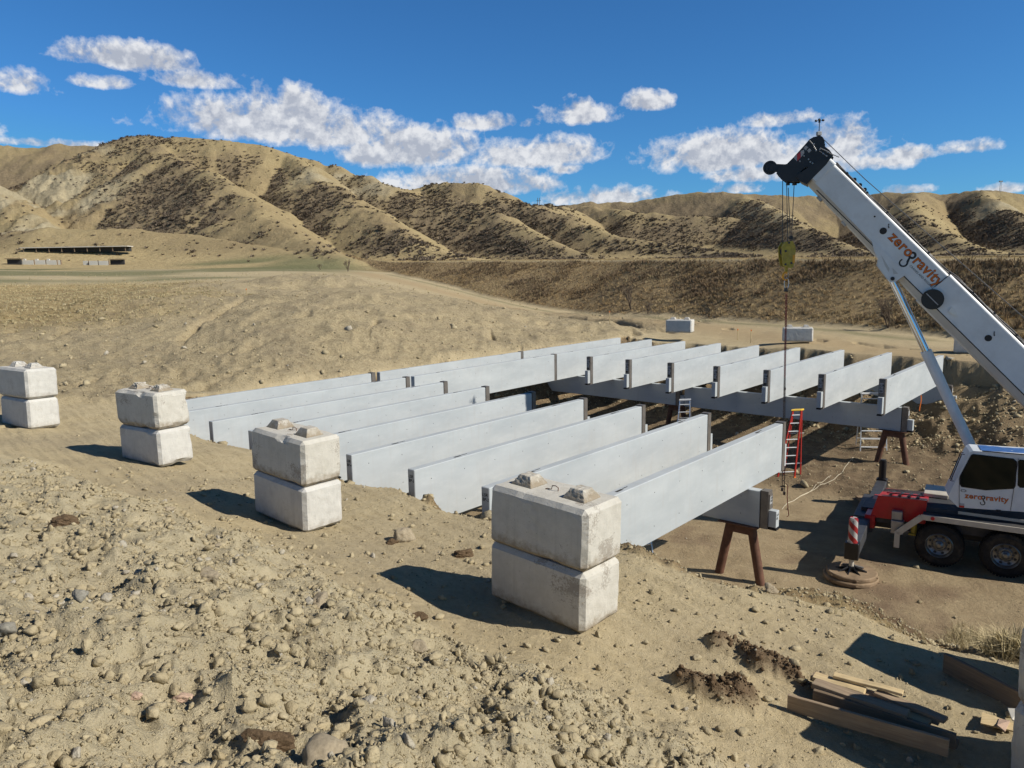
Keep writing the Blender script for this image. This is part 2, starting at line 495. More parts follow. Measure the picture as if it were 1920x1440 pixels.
    for px, py, d, rr in [(700, 345, 270, 12), (590, 325, 262, 9), (1490, 405, 268, 11), (1880, 385, 268, 10), (640, 300, 285, 5), (1430, 385, 300, 7)]:
        c = at(px, py, d)
        pale = np.maximum(pale, hillm * np.exp(-((x - c.x) ** 2 + (y - c.y) ** 2) / rr ** 2) * (.6 + .6 * fbm(x, y, 8, 3, 49)))
    pale = np.clip(pale, 0, 1)
    M = dict(hill=hillm, shrub=shrub, pale=pale, embank=np.maximum(embm, 0), straw=np.clip(np.maximum(straw, topm * 1.0), 0, 1), green=np.clip(np.maximum(green, gv), 0, 1), track=np.clip(track, 0, 1),
             pile=np.clip(pile, 0, 1), bank=np.clip(bank + wall * .6, 0, 1), wall=np.clip(wall + farslope * .5, 0, 1), floor=floorm, dark_soil=np.clip(floorm + wall, 0, 1) * sstep(u + fbm(x, y, 4, 3, 101) * 1.3, 4.2, 6.2) * (u < 25) * sstep(v, -9, -6), dark=np.clip(lump, 0, 1))
    return z, M


def build_terrain():
    fr = np.radians(np.linspace(-39, 39, 1200))
    s1 = np.radians(np.linspace(40, 110, 160))[1:]
    s2 = np.radians(np.linspace(110, 180, 24))[1:]
    ang = np.concatenate([-s2[::-1][1:], -s1[::-1], fr, s1, s2])
    ang = np.append(ang, ang[0] + 2 * math.pi) if False else ang
    rr = [0.6]
    while rr[-1] < 2.2:
        rr.append(rr[-1] * 1.03)
    while rr[-1] < 150:
        rr.append(rr[-1] * 1.0064)
    while rr[-1] < 420:
        rr.append(rr[-1] * 1.005)
    while rr[-1] < 4000:
        rr.append(rr[-1] * 1.12)
    rr = np.array(rr)
    A, Rr = np.meshgrid(ang, rr)
    X, Y = Rr * np.sin(A), Rr * np.cos(A)
    Z, M = terrain(X, Y, True)
    nr, na = X.shape
    split = int(np.searchsorted(rr, 138))

    def mk(name, i0, i1, mat, wrap=True):
        n = i1 - i0 + 1
        co = np.stack([X[i0:i1 + 1], Y[i0:i1 + 1], Z[i0:i1 + 1]], -1).reshape(-1, 3).astype(np.float32)
        i = np.arange((n - 1))[:, None] * na
        j = np.arange(na)[None, :]
        j2 = (j + 1) % na
        q = np.stack([i + j, i + j2, i + na + j2, i + na + j], -1).reshape(-1, 4)
        q = q[:, ::-1]
        me = bpy.data.meshes.new(name)
        me.vertices.add(len(co))
        me.vertices.foreach_set('co', co.ravel())
        me.loops.add(len(q) * 4)
        me.loops.foreach_set('vertex_index', q.ravel().astype(np.int32))
        me.polygons.add(len(q))
        me.polygons.foreach_set('loop_start', (np.arange(len(q)) * 4).astype(np.int32))
        me.polygons.foreach_set('loop_total', np.full(len(q), 4, np.int32))
        me.update(calc_edges=True)
        me.validate()
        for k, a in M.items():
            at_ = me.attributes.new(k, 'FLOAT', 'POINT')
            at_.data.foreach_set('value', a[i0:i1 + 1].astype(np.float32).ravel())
        me.polygons.foreach_set('use_smooth', np.ones(len(q), bool))
        me.materials.append(mat)
        o = bpy.data.objects.new(name, me)
        COL.objects.link(o)
        o['kind'] = 'structure'
        return o
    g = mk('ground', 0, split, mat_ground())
    h = mk('hills', split, nr - 1, mat_hills())
    g['label'] = 'bare tan dirt ground with the excavated pit, spoil heap and grassy embankment'
    h['label'] = 'dry grassy hills with dark shrubs and pale eroded faces under the sky'
    return g, h


def hz(x, y):
    """height of the finished ground at a few points"""
    z, _ = terrain(np.atleast_1d(np.asarray(x, float)), np.atleast_1d(np.asarray(y, float)))
    return z


def bsdf(T, col, rough=.9, spec=.2, normal=None, metal=0.0):
    b = T.new('ShaderNodeBsdfPrincipled', {'Base Color': col, 'Roughness': rough, 'Metallic': metal, 'Specular IOR Level': spec})
    if normal is not None:
        T.l.new(normal, b.inputs['Normal'])
    T.new('ShaderNodeOutputMaterial', {'Surface': b.outputs[0]})
    return b


def newmat(name):
    m = bpy.data.materials.new(name)
    m.use_nodes = True
    return m, NT(m.node_tree)


def mat_ground():
    m, T = newmat('dirt_ground')
    pos = T.new('ShaderNodeNewGeometry').outputs['Position']
    A = lambda n: T.new('ShaderNodeAttribute', attribute_name=n).outputs['Fac']
    n1 = T.noise(pos, .35, 5, .6)
    n2 = T.noise(pos, 2.3, 6, .65)
    n3 = T.noise(pos, 14, 6, .7)
    n4 = T.noise(pos, 70, 4, .7)
    n5 = T.noise(pos, 30, 5, .75)
    n6 = T.noise(pos, 4.5, 6, .8)
    base = T.mix(T.ramp(n2, .3, .7), (.385, .310, .180), (.50, .415, .255))
    base = T.mix(T.ramp(n1, .42, .68), base, (.345, .283, .178))
    base = T.mix(T.ramp(n3, .35, .75, 0, .55), base, (.56, .475, .315))
    # spoil heap: greyer, with pale and dark grains
    heap = T.mix(T.ramp(n2, .3, .7), (.37, .315, .20), (.49, .425, .28))
    heap = T.mix(T.ramp(n3, .35, .7, 0, .6), heap, (.58, .505, .35))
    base = T.mix(A('pile'), base, heap)
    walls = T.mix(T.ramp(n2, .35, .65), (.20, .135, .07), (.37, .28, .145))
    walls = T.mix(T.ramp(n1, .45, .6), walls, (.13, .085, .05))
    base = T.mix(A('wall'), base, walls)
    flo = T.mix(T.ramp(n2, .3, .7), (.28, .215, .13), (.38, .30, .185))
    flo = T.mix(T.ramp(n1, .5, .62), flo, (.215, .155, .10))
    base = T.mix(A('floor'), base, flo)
    base = T.mix(T.m('MULTIPLY', A('dark_soil'), .85), base, T.mix(T.ramp(n2, .35, .7), (.10, .07, .045), (.22, .165, .10)))  # darker brown over the far part of the pit floor and walls
    base = T.mix(A('track'), base, T.mix(n2, (.35, .27, .155), (.45, .35, .21)))
    straw = T.mix(T.ramp(n2, .35, .65), (.30, .22, .105), (.50, .39, .20))
    straw = T.mix(T.ramp(n3, .4, .7, 0, .5), straw, (.22, .18, .09))
    base = T.mix(A('straw'), base, straw)
    em = T.mix(T.ramp(n2, .38, .62), (.17, .12, .07), (.33, .245, .125))
    em = T.mix(T.ramp(n3, .45, .7, 0, .6), em, (.40, .31, .165))
    base = T.mix(A('embank'), base, em)
    gr = T.mix(n2, (.15, .155, .08), (.215, .205, .11))
    base = T.mix(T.m('MULTIPLY', A('green'), T.ramp(n2, .2, .5)), base, gr)
    base = T.mix(A('dark'), base, T.mix(T.ramp(n3, .3, .7), (.095, .062, .038), (.20, .145, .09)))
    # loose grit
    vo = T.new('ShaderNodeTexVoronoi', {'Scale': 38.0})
    T.l.new(pos, vo.inputs['Vector'])
    spk = T.ramp(vo.outputs['Distance'], .10, .22, 1, 0)
    vc = T.new('ShaderNodeSeparateColor', {0: vo.outputs['Color']})
    spk = T.m('MULTIPLY', spk, T.m('GREATER_THAN', vc.outputs[0], .72))
    base = T.mix(T.m('MULTIPLY', spk, .55), base, T.mix(vc.outputs[1], (.25, .21, .16), (.58, .52, .42)))
    base = T.mix(T.ramp(n4, .35, .5, .22, 0), base, (.23, .175, .11))
    base = T.mix(T.m('MULTIPLY', A('bank'), T.ramp(n6, .38, .52, .55, 0)), base, (.28, .22, .14))
    base = T.mix(T.m('MULTIPLY', A('bank'), T.ramp(n6, .55, .68, 0, .5)), base, (.56, .465, .31))
    h = T.m('ADD', T.m('MULTIPLY', n3, .55), T.m('MULTIPLY', n4, .3))
    h = T.m('ADD', h, T.m('MULTIPLY', T.m('MULTIPLY', n5, A('pile')), .5))
    h = T.m('ADD', h, T.m('MULTIPLY', T.m('MULTIPLY', n6, A('bank')), 3.2))
    h = T.m('ADD', h, T.m('MULTIPLY', spk, .10))
    vo2 = T.new('ShaderNodeTexVoronoi', {'Scale': 9.0})
    T.l.new(pos, vo2.inputs['Vector'])
    h = T.m('SUBTRACT', h, T.m('MULTIPLY', vo2.outputs['Distance'], .18))
    bmp = T.new('ShaderNodeBump', {'Strength': .9, 'Distance': .06, 'Height': h})
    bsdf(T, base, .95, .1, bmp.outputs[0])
    return m


def mat_hills():
    m, T = newmat('hill_grass')
    pos = T.new('ShaderNodeNewGeometry').outputs['Position']
    A = lambda n: T.new('ShaderNodeAttribute', attribute_name=n).outputs['Fac']
    n1 = T.noise(pos, .035, 5, .6)
    n2 = T.noise(pos, .16, 6, .65)
    n3 = T.noise(pos, .9, 6, .7)
    g = T.mix(T.ramp(n2, .3, .7), (.27, .215, .115), (.37, .30, .165))
    g = T.mix(T.ramp(n1, .4, .65), g, (.265, .205, .115))
    g = T.mix(T.ramp(n3, .4, .75, 0, .5), g, (.44, .355, .205))
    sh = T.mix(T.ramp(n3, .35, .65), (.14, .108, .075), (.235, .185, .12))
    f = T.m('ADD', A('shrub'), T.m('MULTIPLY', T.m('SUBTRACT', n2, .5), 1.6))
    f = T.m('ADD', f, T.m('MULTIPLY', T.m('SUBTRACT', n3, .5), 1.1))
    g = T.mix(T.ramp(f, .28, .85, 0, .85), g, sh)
    pl = T.mix(T.ramp(n3, .3, .7), (.30, .255, .165), (.42, .365, .245))
    g = T.mix(T.ramp(A('pale'), .1, .8), g, pl)
    st = T.mix(T.ramp(n3, .35, .65), (.36, .28, .15), (.50, .40, .22))
    g = T.mix(A('straw'), g, st)
    g = T.mix(A('embank'), g, T.mix(T.ramp(n3, .35, .65), (.13, .09, .06), (.30, .22, .12)))
    g = T.mix(A('green'), g, T.mix(n3, (.15, .155, .08), (.215, .205, .11)))
    bmp = T.new('ShaderNodeBump', {'Strength': .7, 'Distance': 1.2, 'Height': T.m('ADD', T.m('MULTIPLY', n2, .6), T.m('MULTIPLY', n3, .5))})
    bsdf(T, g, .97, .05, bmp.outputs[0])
    return m


build_terrain()

# ================================================================ object helpers
def empty(name, loc=(0, 0, 0), rz=0.0, label=None, cat=None, group=None):
    o = bpy.data.objects.new(name, None)
    COL.objects.link(o)
    o.empty_display_size = .2
    o.location = loc
    o.rotation_euler = (0, 0, rz)
    tag(o, label, cat, group)
    return o


def tag(o, label=None, cat=None, group=None, kind=None):
    for k, v in (('label', label), ('category', cat), ('group', group), ('kind', kind)):
        if v:
            o[k] = v
    return o


class MB:
    """collects simple solids and links them as one mesh object"""

    def __init__(s):
        s.v, s.f, s.mi, s.sm = [], [], [], []

    def add(s, vs, fs, mi=0, sm=False):
        n = len(s.v)
        s.v += [tuple(v) for v in vs]
        s.f += [[n + i for i in f] for f in fs]
        s.mi += [mi] * len(fs)
        s.sm += [sm] * len(fs)
        return s

    def box(s, c, d, mi=0, M=None, taper=1.0):
        x, y, z = d[0] / 2, d[1] / 2, d[2] / 2
        vs = [Vector((sx * x * (taper if sz > 0 else 1), sy * y * (taper if sz > 0 else 1), sz * z)) for sz in (-1, 1) for sy in (-1, 1) for sx in (-1, 1)]
        if M is not None:
            vs = [M @ v for v in vs]
        c = Vector(c)
        vs = [v + c for v in vs]
        return s.add(vs, [(0, 2, 3, 1), (4, 5, 7, 6), (0, 1, 5, 4), (2, 6, 7, 3), (0, 4, 6, 2), (1, 3, 7, 5)], mi)

    def cbox(s, c, d, b=.01, mi=0, M=None):
        """box with chamfered edges"""
        bm = bmesh.new()
        bmesh.ops.create_cube(bm, size=1)
        for v in bm.verts:
            v.co = Vector((v.co.x * d[0], v.co.y * d[1], v.co.z * d[2]))
        bmesh.ops.bevel(bm, geom=bm.edges[:], offset=b, segments=1, affect='EDGES', profile=.5)
        c = Vector(c)
        bm.verts.index_update()
        vs = [(M @ v.co if M is not None else v.co) + c for v in bm.verts]
        s.add(vs, [[v.index for v in f.verts] for f in bm.faces], mi)
        bm.free()
        return s

    def bar(s, a, b, w, h, mi=0, up=(0, 0, 1)):
        a, b = Vector(a), Vector(b)
        d = (b - a)
        L = d.length
        d.normalize()
        u = Vector(up)
        side = d.cross(u)
        if side.length < 1e-4:
            side = d.cross(Vector((1, 0, 0)))
        side.normalize()
        u = side.cross(d).normalized()
        M = Matrix((d, side, u)).transposed()
        return s.box((a + b) / 2, (L, w, h), mi, M)

    def tube(s, pts, r, n=10, mi=0, cap=True, r2=None):
        pts = [Vector(p) for p in pts]
        rs = [r + ((r2 - r) * i / (len(pts) - 1) if r2 is not None else 0) for i in range(len(pts))]
        vs, fs = [], []
        prev = None
        for i, p in enumerate(pts):
            d = (pts[min(i + 1, len(pts) - 1)] - pts[max(i - 1, 0)]).normalized()
            if prev is None:
                a = d.orthogonal().normalized()
            else:
                a = (prev - d * prev.dot(d))
                a = a.normalized() if a.length > 1e-6 else d.orthogonal().normalized()
            prev = a
            b = d.cross(a)
            for k in range(n):
                t = 2 * math.pi * k / n
                vs.append(p + (a * math.cos(t) + b * math.sin(t)) * rs[i])
        for i in range(len(pts) - 1):
            for k in range(n):
                k2 = (k + 1) % n
                fs.append((i * n + k, i * n + k2, (i + 1) * n + k2, (i + 1) * n + k))
        s.add(vs, fs, mi, True)
        if cap:
            m = len(pts) - 1
            s.add(vs[:n], [tuple(range(n))[::-1]], mi)
            s.add(vs[m * n:], [tuple(range(n))], mi)
        return s

    def lathe(s, o, ax, prof, n=28, mi=0, closed=False):
        """profile of (along axis, radius)"""
        o, ax = Vector(o), Vector(ax).normalized()
        a = ax.orthogonal().normalized()
        b = ax.cross(a)
        vs, fs = [], []
        for t_, r_ in prof:
            for k in range(n):
                t = 2 * math.pi * k / n
                vs.append(o + ax * t_ + (a * math.cos(t) + b * math.sin(t)) * max(r_, 1e-4))
        for i in range(len(prof) - 1):
            for k in range(n):
                k2 = (k + 1) % n
                fs.append((i * n + k, i * n + k2, (i + 1) * n + k2, (i + 1) * n + k))
        return s.add(vs, fs, mi, False)

    def prism(s, outline, thick, M, mi=0):
        """outline in the local XY plane, extruded along local Z, placed by the 4x4 M"""
        n = len(outline)
        lo = [M @ Vector((x, y, -thick / 2)) for x, y in outline]
        hi = [M @ Vector((x, y, thick / 2)) for x, y in outline]
        fs = [tuple(range(n))[::-1], tuple(range(n, 2 * n))] + [(i, (i + 1) % n, n + (i + 1) % n, n + i) for i in range(n)]
        return s.add(lo + hi, fs, mi)

    def build(s, name, mats, parent=None, recalc=True, smooth_angle=None):
        me = bpy.data.meshes.new(name)
        me.from_pydata(s.v, [], s.f)
        for m in (mats if isinstance(mats, (list, tuple)) else [mats]):
            me.materials.append(m)
        for p, mi, sm in zip(me.polygons, s.mi, s.sm):
            p.material_index = mi
            p.use_smooth = sm
        if recalc:
            bm = bmesh.new()
            bm.from_mesh(me)
            bmesh.ops.recalc_face_normals(bm, faces=bm.faces)
            bm.to_mesh(me)
            bm.free()
        o = bpy.data.objects.new(name, me)
        COL.objects.link(o)
        if parent is not None:
            o.parent = parent
        return o


def copy_tree(o, parent=None):
    c = o.copy()
    COL.objects.link(c)
    c.parent = parent
    for ch in o.children:
        copy_tree(ch, c)
    return c


def text_mesh(name, body, size, mat, M, parent=None, extrude=.0015, shear=0.0, off=0.0, align='LEFT', spacing=1.0, bevel=0):
    cu = bpy.data.curves.new(name, 'FONT')
    cu.body, cu.size, cu.extrude, cu.shear, cu.offset = body, size, extrude, shear, off
    cu.align_x = align
    cu.space_character = spacing
    cu.resolution_u = 3
    t = bpy.data.objects.new(name + '_curve', cu)
    COL.objects.link(t)
    bpy.context.view_layer.update()
    me = bpy.data.meshes.new_from_object(t.evaluated_get(bpy.context.evaluated_depsgraph_get()))
    COL.objects.unlink(t)
    bpy.data.objects.remove(t)
    me.transform(M)
    me.materials.clear()
    me.materials.append(mat)
    me.name = name
    o = bpy.data.objects.new(name, me)
    COL.objects.link(o)
    if parent is not None:
        o.parent = parent
    return o


def frame(o, x, y):
    """matrix with local X along x, local Y along y, origin o"""
    x = Vector(x).normalized()
    z = x.cross(Vector(y)).normalized()
    y = z.cross(x)
    M = Matrix((x, y, z)).transposed().to_4x4()
    M.translation = Vector(o)
    return M


# ================================================================ materials
def plain(name, col, rough=.6, spec=.4, metal=0.0, var=.12, scale=6.0, bump=0.0, dirt=0.0):
    m, T = newmat(name)
    tc = T.new('ShaderNodeTexCoord').outputs['Object']
    n = T.noise(tc, scale, 5, .6)
    c = T.mix(T.ramp(n, .3, .7), tuple(v * (1 - var) for v in col), tuple(min(1, v * (1 + var)) for v in col))
    if dirt:
        n2 = T.noise(tc, scale * .4, 6, .7)
        c = T.mix(T.ramp(n2, .5, .72, 0, dirt), c, (.22, .17, .11))
    nm = None
    if bump:
        nm = T.new('ShaderNodeBump', {'Strength': bump, 'Distance': .01, 'Height': T.noise(tc, scale * 8, 4, .6)}).outputs[0]
    bsdf(T, c, rough, spec, nm, metal)
    return m


def mat_precast():
    m, T = newmat('precast_concrete')
    tc = T.new('ShaderNodeTexCoord').outputs['Object']
    rnd = T.new('ShaderNodeObjectInfo').outputs['Random']
    mp = T.new('ShaderNodeMapping', {'Vector': tc, 'Scale': (.35, 1, 1)})
    off = T.new('ShaderNodeCombineXYZ', {0: T.m('MULTIPLY', rnd, 40.0), 1: 0.0, 2: T.m('MULTIPLY', rnd, 13.0)})
    vv = T.new('ShaderNodeVectorMath', {0: mp.outputs[0], 1: off.outputs[0]}, operation='ADD').outputs[0]
    n1 = T.noise(vv, 1.6, 5, .6)
    n2 = T.noise(vv, 7, 5, .65)
    n3 = T.noise(vv, 60, 3, .6)
    c = T.mix(T.ramp(n1, .3, .7), (.375, .408, .425), (.465, .498, .51))
    c = T.mix(T.ramp(n2, .5, .75, 0, .35), c, (.53, .55, .55))
    # faint vertical streaks
    mp2 = T.new('ShaderNodeMapping', {'Vector': vv, 'Scale': (22, 1, 1.1)})
    n4 = T.noise(mp2.outputs[0], 1.0, 3, .6)
    c = T.mix(T.ramp(n4, .52, .78, 0, .5), c, (.40, .405, .40))
    c = T.mix(T.ramp(n3, .3, .45, .12, 0), c, (.35, .35, .34))
    bmp = T.new('ShaderNodeBump', {'Strength': .12, 'Distance': .01, 'Height': T.m('ADD', n2, n3)})
    bsdf(T, c, .78, .25, bmp.outputs[0])
    return m


def mat_block(name, a, b, stain, seed):
    m, T = newmat(name)
    tc = T.new('ShaderNodeTexCoord').outputs['Object']
    rnd = T.new('ShaderNodeObjectInfo').outputs['Random']
    off = T.new('ShaderNodeCombineXYZ', {0: T.m('MULTIPLY', rnd, 30.0), 1: seed, 2: T.m('MULTIPLY', rnd, 17.0)})
    vv = T.new('ShaderNodeVectorMath', {0: tc, 1: off.outputs[0]}, operation='ADD').outputs[0]
    n1 = T.noise(vv, 2.0, 5, .6)
    n2 = T.noise(vv, 9, 6, .7)
    n3 = T.noise(vv, 45, 4, .7)
    c = T.mix(T.ramp(n1, .3, .7), a, b)
    c = T.mix(T.ramp(n2, .35, .7, 0, .5), c, tuple(x * 1.12 for x in b))
    # brown soil marks near the lower edge and in patches
    sz = T.new('ShaderNodeSeparateXYZ', {0: tc}).outputs[2]
    low = T.ramp(T.m('ADD', sz, T.m('MULTIPLY', T.m('SUBTRACT', n2, .5), .35)), .02, .17, 1, 0)
    c = T.mix(T.m('MULTIPLY', low, stain), c, (.21, .155, .09))
    pat = T.ramp(T.m('ADD', T.m('MULTIPLY', n1, .7), T.m('MULTIPLY', n3, .3)), .565, .62, 0, .75)
    c = T.mix(T.m('MULTIPLY', pat, stain), c, (.17, .135, .10))
    mp2 = T.new('ShaderNodeMapping', {'Vector': vv, 'Scale': (14, 14, .8)})
    st = T.noise(mp2.outputs[0], 1.0, 4, .6)
    c = T.mix(T.ramp(st, .55, .8, 0, .35), c, tuple(x * .62 for x in a))
    # small blow holes
    vo = T.new('ShaderNodeTexVoronoi', {'Scale': 26.0})
    T.l.new(vv, vo.inputs['Vector'])
    vc = T.new('ShaderNodeSeparateColor', {0: vo.outputs['Color']})
    hole = T.m('MULTIPLY', T.ramp(vo.outputs['Distance'], .08, .16, 1, 0), T.m('GREATER_THAN', vc.outputs[0], .8))
    c = T.mix(T.m('MULTIPLY', hole, .6), c, (.16, .14, .12))
    h = T.m('SUBTRACT', T.m('ADD', T.m('MULTIPLY', n2, .6), T.m('MULTIPLY', n3, .5)), T.m('MULTIPLY', hole, .8))
    bmp = T.new('ShaderNodeBump', {'Strength': .45, 'Distance': .02, 'Height': h})
    bsdf(T, c, .9, .15, bmp.outputs[0])
    return m


def mat_wood(name, a, b):
    m, T = newmat(name)
    tc = T.new('ShaderNodeTexCoord').outputs['Object']
    rnd = T.new('ShaderNodeObjectInfo').outputs['Random']
    off = T.new('ShaderNodeCombineXYZ', {0: T.m('MULTIPLY', rnd, 30.0), 1: rnd, 2: T.m('MULTIPLY', rnd, 7.0)})
    vv = T.new('ShaderNodeVectorMath', {0: tc, 1: off.outputs[0]}, operation='ADD').outputs[0]
    mp = T.new('ShaderNodeMapping', {'Vector': vv, 'Scale': (1.2, 22, 22)})
    n = T.noise(mp.outputs[0], 1.5, 6, .65, .8)
    n2 = T.noise(vv, 3, 4, .6)
    c = T.mix(T.ramp(n, .35, .65), a, b)
    c = T.mix(T.ramp(n2, .45, .75, 0, .6), c, (.20, .165, .12))
    bmp = T.new('ShaderNodeBump', {'Strength': .35, 'Distance': .006, 'Height': n})
    bsdf(T, c, .85, .2, bmp.outputs[0])
    return m


MT = {
    'precast': mat_precast(),
    'block': mat_block('weathered_concrete', (.44, .42, .365), (.55, .53, .475), .75, 1.0),
    'block_grey': mat_block('grey_concrete', (.45, .44, .41), (.57, .56, .52), .35, 4.0),
    'rust': plain('rusty_steel', (.125, .062, .040), .75, .3, .0, .3, 5, .3),
    'strip': plain('dull_steel_strip', (.165, .15, .135), .55, .4, .3, .25, 5, .1),
    'rubber': plain('black_rubber', (.012, .012, .013), .7, .3, var=.2),
    'ink': plain('marker_ink', (.02, .02, .022), .8, .1),
    'hole': plain('hole_shadow', (.05, .05, .05), .9, .05),
    'card': plain('grey_patch', (.37, .375, .38), .8, .2),
    'alu': plain('aluminium', (.62, .64, .67), .35, .5, .75, .06),
    'alu_matt': plain('dull_aluminium', (.66, .68, .69), .5, .5, .35, .06),
    'red_fg': plain('red_fibreglass', (.30, .02, .015), .45, .4, var=.08),
    'orange': plain('orange_plastic', (.80, .20, .03), .5, .4),
    'yellow_plastic': plain('yellow_plastic', (.75, .50, .05), .5, .4),
    'white': plain('crane_white_paint', (.66, .69, .70), .38, .5, var=.06, scale=2.2, dirt=.22),
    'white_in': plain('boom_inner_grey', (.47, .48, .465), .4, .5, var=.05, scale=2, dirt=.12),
    'black': plain('black_paint', (.012, .012, .014), .4, .5, var=.3),
    'darkgrey': plain('dark_grey_steel', (.06, .062, .068), .5, .4, .2, .3),
    'red': plain('crane_red_paint', (.50, .018, .022), .3, .5, var=.08, dirt=.15),
    'navy': plain('dark_deck', (.052, .055, .062), .75, .15, var=.15, dirt=.25),
    'cream': plain('cream_trim', (.50, .46, .38), .45, .4, var=.08, dirt=.25),
    'chrome': plain('polished_rod', (.75, .77, .80), .12, .5, 1.0, .03),
    'steel': plain('bare_steel', (.34, .34, .34), .4, .5, .6, .15, 4, dirt=.2),
    'tyre': plain('tyre_rubber', (.022, .021, .020), .85, .2, var=.25, scale=9, bump=.3, dirt=.25),
    'rim': plain('alloy_rim', (.20, .20, .19), .35, .5, .7, .08),
    'tarp': plain('blue_tarp', (.05, .13, .34), .55, .3, var=.2, scale=9),
    'glass': None,
    'logo_orange': plain('logo_orange', (.62, .15, .02), .5, .3, var=.03),
    'hook_yellow': plain('hook_yellow', (.42, .32, .04), .45, .4, var=.25, scale=9, dirt=.5),
    'hook_orange': plain('hook_orange', (.80, .36, .03), .4, .4, var=.1),
    'chain': plain('chain_steel', (.17, .13, .11), .45, .4, .6, .3, 20),
    'chain_red': plain('chain_red', (.35, .08, .07), .5, .4, .3, .3, 20),
    'cord': plain('pale_cord', (.55, .50, .38), .8, .2),
    'rope_red': plain('red_rope', (.55, .12, .09), .8, .2),
    'pad': plain('outrigger_pad', (.25, .18, .115), .85, .15, .0, .35, 5, .4, dirt=.5),
    'wood_new': mat_wood('fresh_timber', (.52, .40, .22), (.66, .52, .30)),
    'wood_old': mat_wood('weathered_timber', (.26, .19, .13), (.40, .31, .21)),
    'wood_dark': mat_wood('dark_timber', (.17, .125, .085), (.27, .20, .135)),
    'stone': plain('field_stone', (.34, .285, .20), .9, .2, .0, .2, 8, .6),
    'stone_grey': plain('grey_stone', (.27, .255, .215), .9, .2, .0, .25, 6, .6),
    'stone_pink': plain('salmon_stone', (.50, .36, .27), .85, .2, .0, .1, 8, .4),
    'bark': plain('bare_bark', (.125, .095, .07), .9, .1, .0, .25),
    'twig': plain('grey_twigs', (.16, .125, .095), .95, .05, var=.3, scale=1.0),
    'straw': plain('dry_straw', (.44, .335, .165), .9, .1, var=.3, scale=1.3),
    'straw_dark': plain('brown_stems', (.21, .145, .08), .9, .1, var=.4, scale=1.1),
    'peat': plain('root_clump', (.13, .09, .055), .95, .05, var=.4, scale=14, bump=.6),
    'plaster': plain('pale_panel', (.58, .56, .50), .8, .2, var=.08),
}
_m, _T = newmat('cab_glass')
_tc = _T.new('ShaderNodeTexCoord').outputs['Object']
bsdf(_T, (.006, .011, .009), .05, .25)
MT['glass'] = _m


# ================================================================ precast girders
def girder_proto(kind):
    """local X along the girder from its plain end (0) to its notched end; origin at the underside centre of the plain end"""
    L = 8.50
    root = bpy.data.objects.new('concrete_girder', None)
    root.empty_display_size = .3
    COL.objects.link(root)
    h, w_ = (GH, GW) if kind != 'header' else (.86, .22)
    b = MB()
    b.cbox((L / 2, 0, h / 2), (L, w_, h), .012)
    rnd = random.Random(3)
    for sy in (-1, 1):
        for i in range(9):
            for zz in ((.24, .78) if kind != 'header' else (.3, .78)):
                x = .45 + i * (L - .9) / 8
                b.lathe((x, sy * (w_ / 2 - .002), h * zz), (0, sy, 0), [(0, .010), (.004, .010), (.004, 0)], 8, 1)
    for x in (1.3, L - 1.3):
        b.box((x, 0, h + .001), (.20, .05, .004), 1)
        b.box((x + .22, .02, h + .001), (.16, .02, .004), 1)
    b.build('body', [MT['precast'], MT['hole']], root)
    if kind in ('main', 'header'):
        g = MB()
        g.box((L + .012, 0, h / 2 + .01), (.024, w_ - .01, h + .02))
        g.build('gasket', MT['rubber'], root)
        st = MB()
        st.box((L + .024 + .085, 0, h / 2 + .012), (.17, w_ + .006, h + .024))
        st.build('steel_end_shoe', MT['strip'], root)
        e = MB()
        ze = h * .52
        e.box((L + .194 + .012, 0, (ze + h) / 2 - .01), (.024, w_ * .82, h - ze - .07), 0)
        e.box((L + .194 + .0255, -.01, (ze + h) / 2 + .02), (.003, w_ * .62, h - ze - .24), 1)
        e.build('end_recess', [MT['strip'], MT['card']], root)
        tg = MB()
        tg.cbox((L + .194 + .09, 0.01, ze / 2 + .03), (.18, w_ * .78, ze - .06), .006)
        tg.build('tongue', MT['precast'], root)
        pd = MB()
        pd.box((L + .194 + .09, 0.01, .02), (.20, w_ * .80, .045))
        pd.build('bearing_pad', MT['rubber'], root)
    return root, h


def place_girder(proto, origin, direction, label, group, texts=None):
    o = copy_tree(proto)
    d = Vector(direction)
    o.location = origin
    o.rotation_euler = (0, 0, math.atan2(d.y, d.x))
    tag(o, label, 'girder', group)
    return o


_proto, _ = girder_proto('main')
_hproto, _ = girder_proto('header')
_plain, _ = girder_proto('plain')
ordn = ['nearest', 'second', 'third', 'fourth', 'fifth', 'sixth', 'seventh', 'eighth', 'farthest']
G1 = 'girders of the near row'
G2 = 'girders of the far row'
near_extra = ['nearest girder of the near row, the hanging chain passing behind its inner end', 'second girder of the near row, just behind the chained one',
              'third girder of the near row, its pencilled end showing left of the front block stack', 'fourth near girder, its dark marked end just right of the second block stack',
              'fifth girder of the near row, counted from the front block stack', 'sixth girder of the near row, its outer end hidden by the second block stack',
              'seventh girder of the near row, its dark narrow end standing between two block stacks', 'eighth girder of the near row, next to last before the dirt bank',
              'last girder of the near row, lying along the foot of the dirt bank']
far_extra = ['nearest girder of the far row, its outer end behind the crane lift cylinder', 'second girder of the far row, its notched end right of the red stepladder top',
             'third girder of the far row, its notched end just right of the hoist chain', 'fourth girder of the far row, just left of the hoist chain', 'fifth girder of the far row, over the grey ladder in the pit',
             'sixth girder of the far row, in the middle of the run of notched ends', 'seventh girder of the far row, leftmost one whose notched end hangs free',
             'eighth girder of the far row, butting against the longer of the two middle girders', 'last girder of the far row, along the bank at the back left']
INK_END = [('LSR\nBP-2', 1), ('LSR\nBP-3', 2), ('LSR\nBP-4', 3), ('LSR\nBP-5', 4)]
